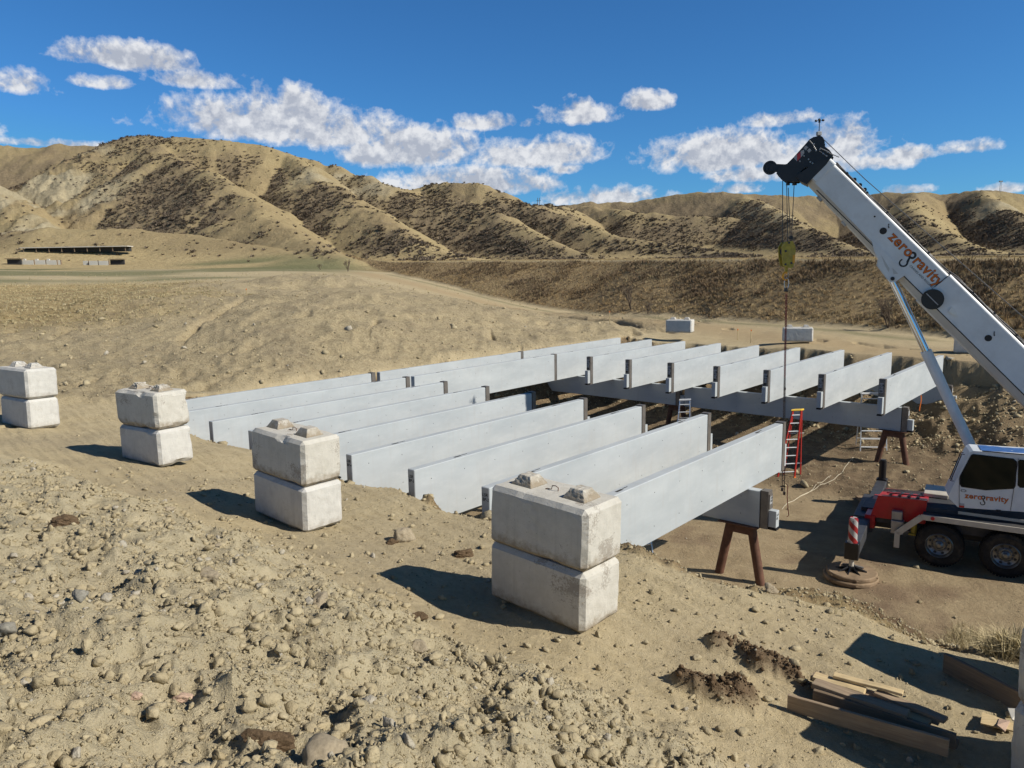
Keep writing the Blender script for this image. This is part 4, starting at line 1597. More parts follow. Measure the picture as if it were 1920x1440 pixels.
sB = (bp(1780, 517) - T1).dot(BX)
b = MB()
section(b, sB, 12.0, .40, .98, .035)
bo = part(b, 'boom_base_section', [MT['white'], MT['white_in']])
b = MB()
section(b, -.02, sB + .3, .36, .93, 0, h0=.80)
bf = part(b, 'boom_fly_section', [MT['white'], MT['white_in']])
b = MB()
section(b, -.05, .14, .385, .80, .03)
part(b, 'boom_head_collar', [MT['white'], MT['white_in']], bf)
b = MB()
for s0, s1, w_, h_, tp_ in ((.3, sB, .362, .93, 0), (sB, 12, .402, .98, .035)):
    for sd_ in (1, -1):
        b.bar(BW(s0, sd_ * w_, tp_ - h_ * .795), BW(s1, sd_ * w_, tp_ - h_ * .795), .006, .025, up=tuple(BZ))
for s0, s1, w_, tp_ in ((.2, sB, .30, .002), (sB, 12, .335, .037)):
    b.bar(BW(s0, w_, tp_), BW(s1, w_, tp_), .012, .006, up=tuple(BZ))
b.bar(BW(sB - .02, .385, .03), BW(sB - .02, .385, -.42), .01, .015, up=tuple(BX))
part(b, 'seam_line', MT['black'], bo)


def bdisc(px, py, r_, mat, name, thick=.006, parent=None, off=0.0):
    m = MB()
    m.lathe(bp(px, py, NEAR + off), BM, [(0, r_), (thick, r_), (thick, 0)], 28)
    return part(m, name, mat, parent or bf)


bdisc(1656, 433, .085, MT['hole'], 'lightening_hole', off=.002)
bdisc(1640, 406, .022, MT['hole'], 'lightening_hole', off=.002)
bdisc(1853, 634, .080, MT['hole'], 'lightening_hole', parent=bo, off=.046)
rl = bdisc(1748, 561, .255, MT['black'], 'cable_reel', .10, bo, .045)
m = MB()
c_ = bp(1748, 561, NEAR + .155)
m.bar(c_ - BX * .2 - BZ * .0, c_ + BX * .2, .02, .012, up=tuple(BM))
part(m, 'reel_strap', MT['card'], rl)
m = MB()
c_ = bp(1787, 584, NEAR + .05)
m.add([c_ + BX * x + BZ * z + BM * h for h in (0, .03) for x, z in ((-.11, .05), (0, .06), (.17, 0), (.05, -.05), (-.08, -.07))],
      [(0, 1, 2, 3, 4), (9, 8, 7, 6, 5)] + [(i, (i + 1) % 5, 5 + (i + 1) % 5, 5 + i) for i in range(5)])
part(m, 'chrome_bracket', MT['alu'], bo)
m = MB()
for q in ((1666, 424), (1864, 626)):
    c_ = bp(*q, NEAR + .05)
    for dx, dz in ((0, 0), (-.03, .03), (.03, -.02)):
        m.box(c_ + BX * dx + BZ * dz, (.03, .004, .03), 0, Matrix((BX, BM, BZ)).transposed())
part(m, 'warning_marks', MT['black'], bo)
# lettering along the boom
o_ = bp(1664.5, 446, NEAR + .002)
e_ = bp(1752, 533, NEAR + .002)
ex_ = BX
L_ = (e_ - o_).dot(BX)
logo(o_, BX, BZ, L_ / 8.5, bf, True)
# cylinder lug
lug = [(1634, 449), (1639, 471), (1647, 486), (1645, 498), (1664, 523), (1669, 529), (1678, 529), (1698, 515), (1688, 500)]
M = Matrix((BX, BZ, BM)).transposed().to_4x4()
for k_ in (NEAR + .01, -NEAR - .01):
    m = MB()
    M.translation = T1 + BM * (k_ - NEAR)
    m.prism([((bp(*p) - T1).dot(BX), (bp(*p) - T1).dot(BZ)) for p in lug], .04, M)
    lg = part(m, 'cylinder_lug', MT['white'])
    if k_ > 0:
        for tri in ([(1652, 478), (1668, 504), (1666, 510), (1659, 498)], [(1673, 502), (1684, 513), (1675, 514)]):
            m = MB()
            M.translation = T1 + BM * (k_ - NEAR + .022)
            m.prism([((bp(*p) - T1).dot(BX), (bp(*p) - T1).dot(BZ)) for p in tri], .004, M)
            part(m, 'lug_opening', MT['hook_yellow' if False else 'white_in'], lg)
pin0 = onplane(1672, 522, BO, BM, 0)
m = MB()
m.tube([pin0 - BM * .42, pin0 + BM * .42], .05, 16)
part(m, 'lug_pin', MT['black'])
# lift cylinder
c0 = pin0
c1 = onplane(1832, 862, BO, BM, 0)
dd = (c1 - c0).normalized()
sm_ = (onplane(1741, 656, BO, BM, 0) - c0).dot(dd)
m = MB()
m.tube([c0, c0 + dd * (sm_ + .2)], .092, 24)
part(m, 'lift_cylinder_rod', MT['chrome'])
m = MB()
LL = (c1 - c0).length
m.lathe(c0 + dd * sm_, dd, [(0, .10), (0, .135), (.9, .135), (.9, .128), (LL - sm_ + .3, .128), (LL - sm_ + .3, 0)], 28)
part(m, 'lift_cylinder_barrel', MT['white'])
# head
hp = [(600, 690), (700, 590), (880, 390), (940, 320), (1000, 285), (1080, 270), (1150, 300), (1170, 360), (1160, 420), (1240, 480), (1300, 560), (1250, 640), (1130, 700), (1010, 720), (870, 745), (790, 820),
      (830, 925), (760, 960), (640, 955), (560, 950), (500, 905), (440, 840), (470, 740), (520, 712)]
hq = [((bp(1400 + x / 8, 220 + y / 8) - T1).dot(BX), (bp(1400 + x / 8, 220 + y / 8) - T1).dot(BZ)) for x, y in hp]
M = Matrix((BX, BZ, BM)).transposed().to_4x4()
hd = None
he = [((bp(*q) - T1).dot(BX), (bp(*q) - T1).dot(BZ)) for q in [(1536, 300), (1556, 299), (1549, 309), (1512, 346), (1500, 340), (1492, 330)]]
m = MB()
M.translation = T1c
m.prism(he, .79, M)
part(m, 'head_root', MT['black'])
for k_ in (.24, -.24):
    m = MB()
    M.translation = T1c + BM * k_
    m.prism(hq, .035, M)
    o = part(m, 'head_plate', MT['black'])
    hd = hd or o
m = MB()
M.translation = T1c
hs = [(p[0] * .9, p[1] * .9) for p in hq]
cxh, cyh = sum(p[0] for p in hq) / len(hq), sum(p[1] for p in hq) / len(hq)
m.prism([(cxh + (p[0] - cxh) * .82, cyh + (p[1] - cyh) * .82) for p in hq], .44, M)
part(m, 'head_frame', MT['darkgrey'])


def sheave(px, py, r_, k_, name='sheave'):
    m = MB()
    m.lathe(bp(px, py, 0) + BM * k_, BM, [(-.03, 0), (-.03, r_), (-.012, r_), (0, r_ - .02), (.012, r_), (.03, r_), (.03, r_ * .75), (.015, r_ * .7), (.015, r_ * .3), (.05, r_ * .25), (.05, 0)], 30)
    return part(m, name, MT['black'])


for k_ in (-.12, .0, .12):
    sheave(1535, 266, .135, k_)
    sheave(1480, 330, .125, k_)
sheave(1444, 314.5, .185, 0, 'auxiliary_sheave')
m = MB()
for k_ in (-.06, .06):
    m.bar(bp(1444, 314.5, 0) + BM * k_, bp(1474, 316, 0) + BM * k_, .03, .2)
part(m, 'sheave_arm', MT['black'])
# striped plate and light hardware on the head
M.translation = T1c + BM * .262
for poly, mt in (([(700, 600), (750, 545), (752, 655)], 'card'), ([(752, 548), (803, 505), (805, 600), (755, 650)], 'red'), ([(806, 500), (858, 478), (860, 535), (808, 597)], 'card'),
                 ([(850, 455), (885, 415), (920, 440), (885, 490)], 'card'), ([(905, 490), (940, 455), (970, 490), (930, 525)], 'card')):
    m = MB()
    m.prism([((bp(1400 + x / 8, 220 + y / 8) - T1).dot(BX), (bp(1400 + x / 8, 220 + y / 8) - T1).dot(BZ)) for x, y in poly], .006, M)
    part(m, 'reflective_plate', MT[mt], hd)
m = MB()
rr_ = random.Random(8)
for (x, y) in ((860, 580), (930, 630), (955, 670), (990, 690), (800, 660), (1010, 400), (1040, 500), (1100, 480), (1150, 545), (1200, 580)):
    c_ = bp(1400 + x / 8, 220 + y / 8, .27)
    m.lathe(c_, BM, [(0, .022), (.03, .02), (.03, 0)], 8)
part(m, 'head_bolts', MT['steel'], hd)
m = MB()
for a_, b_ in (((945, 350), (990, 400)), ((990, 400), (1050, 505)), ((1100, 460), (1250, 530)), ((1090, 500), (1210, 590)), ((1200, 520), (1390, 600))):
    m.tube([bp(1400 + a_[0] / 8, 220 + a_[1] / 8, .28), bp(1400 + b_[0] / 8, 220 + b_[1] / 8, .28)], .012, 6)
part(m, 'head_pipes', MT['steel'], hd)
m = MB()
p0_ = bp(1535.5, 252, 0)
m.cbox(p0_ + Vector((0, 0, .02)), (.12, .1, .10), .01)
part(m, 'sensor_box', MT['card'])
m = MB()
tp_ = p0_ + Vector((0, 0, .30))
m.tube([p0_, tp_], .010, 6)
m.tube([tp_, tp_ + Vector((0, 0, .05))], .03, 8)
for k in range(3):
    an = k * 2.094 + .1
    e = tp_ + Vector((math.cos(an) * .10, math.sin(an) * .10, .06))
    m.tube([tp_ + Vector((0, 0, .05)), e], .006, 5)
    m.lathe(e, (0, 0, 1), [(-.03, .005), (-.02, .03), (0, .036), (.02, .03), (.03, .005)], 10)
part(m, 'anemometer', MT['black'])
m = MB()
for (x, y, r_, h_) in ((1477.5, 341, .05, .09), (1490, 338, .06, .13)):
    p = bp(x, y, 0)
    m.tube([p, p - Vector((0, 0, h_))], r_, 12)
part(m, 'limit_switch_weight', MT['black'])
# rollers and hose bundle on top of the boom
m = MB()
for s_ in (.75, .95, 1.12):
    m.tube([BW(s_, -.16, .07), BW(s_, .16, .07)], .05, 10)
m.cbox(BW(.9, 0, .03), (.5, .36, .07), .01, 0, Matrix((BX, BM, BZ)).transposed())
part(m, 'rope_guide', MT['black'])
m = MB()
for k, (n_, z_, r_) in enumerate(((.16, .03, .022), (.11, .05, .018), (.05, .035, .024), (.20, .022, .012))):
    pts = []
    for i in range(34):
        s_ = .1 + i * .3
        pts.append(BW(s_, n_ + .02 * math.sin(i * 1.3 + k), z_ + (.05 if s_ > sB else 0) + .018 * math.sin(i * .9 + k * 2)))
    m.tube(pts, r_, 7)
for i in range(14):
    s_ = .5 + i * .72
    m.box(BW(s_, .12, .055 + (.045 if s_ > sB else 0)), (.05, .20, .05), 0, Matrix((BX, BM, BZ)).transposed())
part(m, 'hose_bundle', MT['black'])
m = MB()
m.tube([bp(1505, 336, .1), bp(1518, 345, .1), bp(1532, 362, .1), bp(1540, 372, .1)], .03, 8)
m.cbox(bp(1538, 372, 0), (.16, .3, .12), .01, 0, Matrix((BX, BM, BZ)).transposed())
m.cbox(bp(1584, 418, 0), (.16, .3, .12), .01, 0, Matrix((BX, BM, BZ)).transposed())
part(m, 'wear_pad_bracket', MT['hook_yellow' if False else 'steel'])
m = MB()
m.tube([bp(1541, 258, 0), bp(1622, 336, 0) + BZ * .0, bp(1925, 600, 0), bp(2080, 745, 0)], .010, 6)
part(m, 'winch_rope', MT['darkgrey'])
m = MB()
HKX, HKY = 7.58, 20.8


def vline(px, y0, y1, y1x=None):
    a_, b_ = at(px, y0, HKY), at(y1x or px, y1, HKY)
    return a_, b_


for x0_, y0_, x1_, y1_ in ((1467.5, 335, 1467.0, 456), (1478, 352, 1482, 447), (1489, 346, 1484, 447), (1475, 344, 1477, 462)):
    m.tube([at(x0_, y0_, HKY), at(x1_, y1_, HKY)], .010, 6)
part(m, 'hoist_rope', MT['darkgrey'])

# ---- hook block, hanging from the ropes
HB = empty('hook_block', at(1474.5, 480, HKY), 0, 'scuffed yellow hook block hanging from the boom head ropes', 'hook block')
HBL = Vector(HB.location)


def hpart(m, name, mat, parent=None):
    m.v = [tuple(Vector(v) - HBL) for v in m.v]
    return m.build(name, mat, parent or HB)


def hk(x, y, dy=0.0):
    return at(1420 + x / 9, 400 + y / 9, HKY + dy)


out = [(382, 560), (432, 485), (560, 470), (605, 545), (615, 640), (575, 900), (540, 930), (410, 890), (385, 720)]
for dy in (-.13, .13):
    m = MB()
    q = [hk(x, y, 0) for x, y in out]
    m.add([p + Vector((0, dy - .02, 0)) for p in q] + [p + Vector((0, dy + .02, 0)) for p in q], [tuple(range(9))[::-1], tuple(range(9, 18))] + [(i, (i + 1) % 9, 9 + (i + 1) % 9, 9 + i) for i in range(9)])
    hpart(m, 'cheek_plate', MT['hook_yellow'])
for dy in (-.05, .05):
    m = MB()
    m.lathe(hk(490, 640) + Vector((0, dy, 0)), (0, 1, 0), [(-.025, 0), (-.025, .15), (0, .13), (.025, .15), (.025, 0)], 24)
    hpart(m, 'sheave', MT['darkgrey'])
for x, y in ((445, 640), (540, 840), (440, 860), (500, 500)):
    m = MB()
    m.lathe(hk(x, y) + Vector((0, -.15, 0)), (0, -1, 0), [(0, .03), (.02, .028), (.02, 0)], 10)
    hpart(m, 'cheek_bolt', MT['darkgrey'])
m = MB()
m.box(hk(580, 770) + Vector((0, -.153, 0)), (.06, .006, .22))
hpart(m, 'orange_panel', MT['hook_orange'])
m = MB()
m.tube([hk(490, 900), hk(487, 985)], .045, 12)
hpart(m, 'swivel', MT['hook_yellow'])
m = MB()
cx_, cy_ = hk(482, 1060), None
pts = []
for i in range(15):
    t = R(70 + 245 * i / 14)
    pts.append(cx_ + Vector((math.cos(t) * .085, 0, math.sin(t) * .105)))
m.tube(pts, .036, 10, 0, True, .018)
hpart(m, 'hook', MT['hook_orange'])
m = MB()
m.tube([hk(500, 980), hk(530, 1040), hk(505, 1120)], .008, 6)
hpart(m, 'safety_latch', MT['steel'])
m = MB()
m.cbox(at(1482.5, 446, HKY), (.10, .10, .09), .01)
hpart(m, 'trip_weight', MT['black'])


# ---- chain sling round the girder end
def links(m, a, b, r=.011, L_=.05, mi=0, w=.016):
    a, b = Vector(a), Vector(b)
    n = max(1, int((b - a).length / (L_ * .72)))
    d = (b - a).normalized()
    s = d.orthogonal().normalized()
    t = d.cross(s)
    for i in range(n):
        c = a + (b - a) * ((i + .5) / n)
        x = s if i % 2 else t
        pts = [c + d * (L_ / 2) * math.cos(q) + x * w * math.sin(q) for q in [k * math.pi / 3 for k in range(7)]]
        m.tube(pts, r * .55, 4, mi, False)


CS = empty('chain_sling', at(1473, 540, HKY), 0, 'steel chain sling hanging from the hook behind the end of the nearest girder', 'chain sling')
CSL = Vector(CS.location)


def cpart(m, name, mat):
    m.v = [tuple(Vector(v) - CSL) for v in m.v]
    return m.build(name, mat, CS)


m = MB()
pts = []
for i in range(17):
    t = 2 * math.pi * i / 16
    pts.append(hk(492, 1185) + Vector((math.cos(t) * .062, 0, math.sin(t) * .15)))
m.tube(pts, .010, 6)
cpart(m, 'master_link', MT['alu'])
m = MB()
m.cbox(hk(482, 1285), (.09, .05, .08), .012)
m.tube([hk(450, 1310), hk(515, 1310)], .02, 8)
cpart(m, 'shackle', MT['darkgrey'])
top_ = at(1473.5, 549, HKY)
e1 = at(1466.5, 915, HKY)
e2 = at(1470.5, 922, HKY)
m = MB()
tr1, tr2 = top_ + (e1 - top_) * .42, top_ + (e2 - top_) * .42
links(m, top_, tr1)
links(m, top_ + Vector((.03, 0, 0)), tr2)
cpart(m, 'red_chain', MT['chain_red'])
m = MB()
links(m, tr1, e1)
links(m, tr2, e2)
cpart(m, 'chain', MT['chain'])
m = MB()
for e in (e1, e2):
    m.tube([e, e - Vector((0, 0, .09))], .035, 10)
pp = at(1471.5, 729, HKY)
m.cbox(pp, (.06, .04, .07), .01)
m.cbox(at(1470.5, 752, HKY), (.06, .04, .05), .01)
cpart(m, 'sling_hook', MT['chain'])
m = MB()
p0_ = e2 + Vector((.03, -.02, .25))
m.tube([p0_, p0_ + Vector((.06, 0, -.08)), p0_ + Vector((.05, 0, -.4)), p0_ + Vector((.09, 0, -.75)), p0_ + Vector((.12, 0, -.95)), p0_ + Vector((.06, 0, -1.0))], .012, 6)
o = m.build('tag_line', MT['rope_red'])
tag(o, 'short red rope hanging beside the sling hooks under the nearest girder', 'rope')

# ================================================================ ladders
def stepladder(foot, right, lean, h, wb, wt, steps, rail_mat, step_mat, label, cap_mat, spread=.9, extra=None, group=None):
    """foot = middle of the front feet, right = direction along the treads, lean = horizontal direction the front frame leans towards"""
    r = empty('stepladder', foot, 0, label, 'ladder', group)
    X, Yv = Vector(right).normalized(), Vector(lean).normalized()
    topc = Yv * max(spread * .5, .5) + Vector((0, 0, h))
    for s_ in (-1, 1):
        m = MB()
        m.bar(X * s_ * wb / 2, X * s_ * wt / 2 + topc, .03, .075, up=tuple(Yv))
        m.build('rail', rail_mat, r)
        m = MB()
        m.bar(X * s_ * wb / 2 + Yv * spread, X * s_ * wt / 2 + topc + Yv * .03, .025, .05, up=tuple(Yv))
        m.build('rear_leg', rail_mat, r)
        m = MB()
        m.bar(X * s_ * wb / 2 + Vector((0, 0, -.01)), X * s_ * (wb * .995) / 2 + Vector((0, 0, .10)) + Yv * .02, .04, .09, up=tuple(Yv))
        m.build('foot', MT['rubber'] if extra is None else extra, r)
    for i in range(steps):
        t = (i + 1) / (steps + .55)
        w_ = wb + (wt - wb) * t
        m = MB()
        c = topc * t
        m.cbox(c, (w_, .085, .028), .006, 0, Matrix((X, Yv, Vector((0, 0, 1)))).transposed())
        m.build('step', step_mat, r)
    for i in (1, 3):
        t = i / 4.5
        m = MB()
        c = Yv * spread + (topc + Yv * .03 - Yv * spread) * t
        m.bar(c - X * wb * .48, c + X * wb * .48, .02, .02)
        m.build('rear_brace', step_mat, r)
    m = MB()
    m.cbox(topc + Yv * .03 + Vector((0, 0, .02)), (wt + .07, .17, .06), .012, 0, Matrix((X, Yv, Vector((0, 0, 1)))).transposed())
    m.build('top_cap', cap_mat, r)
    return r


LG = 'stepladders under the girders'
stepladder(on(1473, 900, ZF + .02), (1, .10, 0), (.78, .55, 0), 2.36, .62, .30, 8, MT['red_fg'], MT['alu_matt'], 'red stepladder with yellow top standing below the notched girder ends', MT['yellow_plastic'], .35, MT['orange'], LG)
f = at(1279, 842, 28.3)
stepladder((f.x, f.y, ZF), (1, .12, 0), (.35, .9, 0), 2.15, .62, .40, 7, MT['alu'], MT['alu'], 'grey aluminium stepladder in the middle of the pit, its top rungs showing', MT['alu'], .9, None, LG)
f = at(1637, 866, 28.1)
stepladder((f.x, f.y, ZF), (.98, -.12, 0), (.2, .95, 0), 2.3, .98, .85, 7, MT['alu_matt'], MT['alu_matt'], 'wide pale stepladder behind the rear steel trestle', MT['alu_matt'], .8, None, LG)
f = on(1207, 1046, ZF)
stepladder((f.x, f.y, ZF), (.9, .3, 0), (-.2, .95, 0), 1.75, .52, .36, 5, MT['alu'], MT['alu'], 'small aluminium stepladder whose feet show under the nearest girder by the front blocks', MT['alu'], .7, None, LG)

# ---- cords on the pit floor, orange tape, pail
zf = lambda x, y: float(hz(x, y)[0])


def floor_line(pts, r_, mat, name, label, cat, z0=ZF, sub=6):
    P = [on(px, py, z0) for px, py in pts]
    Q = []
    for i in range(len(P) - 1):
        p0_, p1, p2, p3 = P[max(i - 1, 0)], P[i], P[i + 1], P[min(i + 2, len(P) - 1)]
        for k in range(sub):
            t = k / sub
            Q.append(.5 * ((2 * p1) + (p2 - p0_) * t + (2 * p0_ - 5 * p1 + 4 * p2 - p3) * t * t + (3 * p1 - p0_ - 3 * p2 + p3) * t ** 3))
    Q.append(P[-1])
    zz = hz([q.x for q in Q], [q.y for q in Q])
    for q, z_ in zip(Q, zz):
        q.z = float(z_) + r_ * .7
    m = MB()
    m.tube(Q, r_, 6)
    o = m.build(name, mat)
    tag(o, label, cat)
    return o


floor_line([(1466, 955), (1480, 944), (1502, 932), (1530, 922), (1552, 912), (1572, 896), (1586, 880), (1600, 866)], .009, MT['cord'], 'extension_cord', 'pale cord running from under the nearest girder to the white stepladder', 'cord')
floor_line([(1474, 948), (1496, 935), (1520, 925), (1545, 905), (1558, 898)], .008, MT['cord'], 'extension_cord', 'second shorter pale cord beside the long one on the pit floor', 'cord')
m = MB()
a_ = at(1727, 741, 27.5)
for k in range(6):
    t = k / 6
    p0_, p1 = a_ + Vector((.02 * math.sin(t * 5), 0, -.6 * t)), a_ + Vector((.02 * math.sin((t + .17) * 5), 0, -.6 * (t + 1 / 6)))
    m.bar(p0_, p1, .035, .004, up=(0, 1, 0))
o = m.build('marking_tape', MT['orange'])
tag(o, 'orange tape hanging below the nearest far-row girder', 'tape')
m = MB()
m.lathe((0, 0, 0), (0, 0, 1), [(0, 0), (0, .13), (.36, .155), (.36, .145), (.03, .12), (.03, 0)], 20)
o = m.build('pail', MT['plaster'])
p = at(1038, 760, 29.5)
o.location = (p.x, p.y, ZF + .9)
tag(o, 'white pail set on a stool in the shaded pit between the girder rows', 'pail')
m = MB()
m.box((0, 0, .86), (.4, .4, .04))
for sx in (-1, 1):
    for sy in (-1, 1):
        m.bar((sx * .17, sy * .17, .85), (sx * .2, sy * .2, 0), .03, .03, up=(0, 1, 0))
st = m.build('stool', MT['wood_dark'])
st.location = (p.x, p.y, ZF + .0)
tag(st, 'low dark stool under the white pail in the pit', 'stool')
o.location.z = ZF + .885


# ================================================================ timber at the lower right
def plank(p, q, w_, t_, z, mat, label, cat='plank', name='plank', edge=True, lift=0.0, group='loose planks at the lower right', zmin=None):
    A_, B_ = on(p[0], p[1], z), on(q[0], q[1], z)
    zz = max(hz([A_.x, B_.x, (A_.x + B_.x) / 2], [A_.y, B_.y, (A_.y + B_.y) / 2]))
    mid = (A_ + B_) / 2
    L_ = (B_ - A_).length
    rr = random.Random(int(p[0] + q[1]))
    bm = bmesh.new()
    bmesh.ops.create_cube(bm, size=1)
    d = (L_, t_, w_) if edge else (L_, w_, t_)
    for v in bm.verts:
        v.co = Vector((v.co.x * d[0], v.co.y * d[1], v.co.z * d[2]))
    bmesh.ops.bevel(bm, geom=bm.edges[:], offset=.004, segments=1, affect='EDGES')
    bmesh.ops.subdivide_edges(bm, edges=[e for e in bm.edges if e.calc_length() > L_ * .5], cuts=12)
    for v in bm.verts:
        v.co.y += .012 * math.sin(v.co.x * 1.7 + p[0])
        v.co += Vector((0, mnoise.noise(v.co * 5 + Vector((p[0], 0, 0))), mnoise.noise(v.co * 4))) * .004
        v.co.z += d[2] / 2
    me = bpy.data.meshes.new(name)
    bm.to_mesh(me)
    bm.free()
    me.materials.append(mat)
    o = bpy.data.objects.new(name, me)
    COL.objects.link(o)
    o.location = (mid.x, mid.y, float(zz) - .005 + lift)
    o.rotation_euler = (0, 0, math.atan2(B_.y - A_.y, B_.x - A_.x))
    tag(o, label, cat, group)
    return o


Z1 = -4.58
plank((1476, 1350), (1776, 1442), .17, .04, Z1, MT['wood_old'], 'long dark plank on edge in front of the other planks', lift=.0)
plank((1523, 1333), (1790, 1420), .15, .045, Z1, MT['wood_dark'], 'dark plank on edge right behind the front one')
plank((1523, 1322), (1700, 1384), .14, .06, Z1, MT['wood_old'], 'flat weathered plank leaning on the dark plank, split at its end', edge=False, lift=.13)
plank((1524, 1309), (1620, 1340), .13, .045, Z1, MT['wood_new'], 'short fresh-cut pale board at the left of the pile', edge=False, lift=.12)
plank((1600, 1333), (1742, 1392), .13, .045, Z1, MT['wood_new'], 'longer pale board lying across the middle of the pile', edge=False, lift=.12)
plank((1522, 1300), (1760, 1388), .15, .045, Z1, MT['wood_old'], 'weathered brown plank at the back of the pile, farthest from the camera', edge=False, lift=.06)
plank((1630, 1352), (1795, 1412), .10, .05, Z1, MT['wood_dark'], 'narrow dark batten in the shade between the planks', edge=False, lift=.03)
plank((1560, 1316), (1690, 1352), .09, .03, Z1, MT['wood_new'], 'thin split lath on top of the boards at the left half of the pile', edge=False, lift=.20)
plank((1640, 1340), (1770, 1396), .11, .035, Z1, MT['wood_old'], 'grey board crossing the pale ones near the right end of the pile', edge=False, lift=.19)
plank((1768, 1262), (1925, 1345), .22, .05, Z1, MT['wood_dark'], 'single plank on edge in the long shadow by the right edge', group=None)
for k, (pts, mt, lab) in enumerate([([(1842, 1337), (1905, 1362), (1900, 1372), (1838, 1361)], 'wood_new', 'torn yellow plywood offcut near the right edge'),
                                    ([(1873, 1352), (1893, 1360), (1884, 1376), (1869, 1368)], 'stone_pink', 'small pinkish board offcut lying on the yellow plywood'),
                                    ([(1889, 1332), (1912, 1338), (1912, 1362), (1897, 1357)], 'plaster', 'small white offcut against the right-hand block stack')]):
    P = [on(x, y, Z1 + .06) for x, y in pts]
    c = sum(P, Vector()) / 4
    g_ = zf(c.x, c.y) + .03 + .02 * k
    m = MB()
    vs = [Vector((p.x - c.x, p.y - c.y, h_ + .02 * (i % 2))) for h_ in (0, .015) for i, p in enumerate(P)]
    m.add(vs, [(0, 1, 2, 3), (7, 6, 5, 4)] + [(i, (i + 1) % 4, 4 + (i + 1) % 4, 4 + i) for i in range(4)])
    o = m.build('board_offcut', MT[mt])
    o.location = (c.x, c.y, g_)
    tag(o, lab, 'offcut')


# ================================================================ stones and clods
def rock_mesh(seed, sub=3, flat=.7, rough=.35):
    bm = bmesh.new()
    bmesh.ops.create_icosphere(bm, subdivisions=sub, radius=1)
    o = Vector((seed * 5.1, seed * 2.7, seed))
    for v in bm.verts:
        p = v.co.copy()
        # facet the ball with a few random cutting planes, then roughen it
        rg = random.Random(seed)
        k = 1.0
        for _ in range(9):
            n_ = Vector((rg.gauss(0, 1), rg.gauss(0, 1), rg.gauss(0, 1))).normalized()
            h_ = rg.uniform(.5, .85)
            dn_ = p.dot(n_)
            if dn_ > h_:
                k = min(k, h_ / dn_)
        k += rough * .4 * mnoise.noise(p * 1.3 + o) + rough * .22 * mnoise.noise(p * 4 + o) + rough * .15 * mnoise.noise(p * 9 + o)
        v.co = Vector((p.x * k, p.y * k * .85, p.z * k * flat))
    me = bpy.data.meshes.new('rock')
    bm.to_mesh(me)
    bm.free()
    return me


ROCKS = [((345, 1316), .072, 'stone_pink', 'smooth salmon-pink stone on the spoil heap', .5), ((600, 1432), .17, 'stone', 'large grey-brown lump cut off by the bottom edge', .5), ((757, 1014), .17, 'stone', 'pale boulder half buried on the shelf left of the front stack', 1.0),
         ((150, 1122), .08, 'stone_grey', 'dark round stone on the left of the heap', .8), ((145, 1130), .0, '', '', 0),
         ((783, 1222), .10, 'stone', 'rounded stone at the crest of the heap below the front stack shadow', .7), ((315, 958), .11, 'stone', 'flat stone at the tip of the second stack shadow', .4), ((395, 1085), .13, 'stone', 'pale rock on the crest of the heap under the second stack', .6),
         ((600, 1140), .11, 'stone', 'light rock at the right edge of the heap', .7), ((255, 1313), .045, 'stone_pink', 'small orange pebble left of the salmon-pink stone', .6), ((410, 1025), .07, 'stone', 'small flat stone on the slope between heap and shelf', .4), ((1445, 1112), .12, 'stone', 'clod rolling down the rim towards the front trestle', .8), ((1300, 1105), .0, '', '', 0), ((10, 1195), .09, 'stone_grey', 'dark stone at the left edge of the photo', .8), ]
for k, ((px, py), r_, mt, lab, fl) in enumerate(ROCKS):
    if r_ == 0:
        continue
    # walk along the view ray until it meets the ground
    ts = np.linspace(2.5, 22, 500)
    rv = ray(px, py)
    zz = hz(rv.x * ts, rv.y * ts)
    hit = np.argmax(rv.z * ts <= zz)
    t_ = ts[hit]
    me = rock_mesh(k + 1, 4, fl, .5)
    for p in me.polygons:
        p.use_smooth = True
    me.materials.append(MT[mt])
    o = bpy.data.objects.new('rock', me)
    COL.objects.link(o)
    o.location = (rv.x * t_, rv.y * t_, float(zz[hit]) + r_ * fl * .3)
    o.scale = (r_, r_, r_)
    o.rotation_euler = (0, 0, k * 1.7)
    tag(o, lab, 'rock', 'stones on the spoil heap')


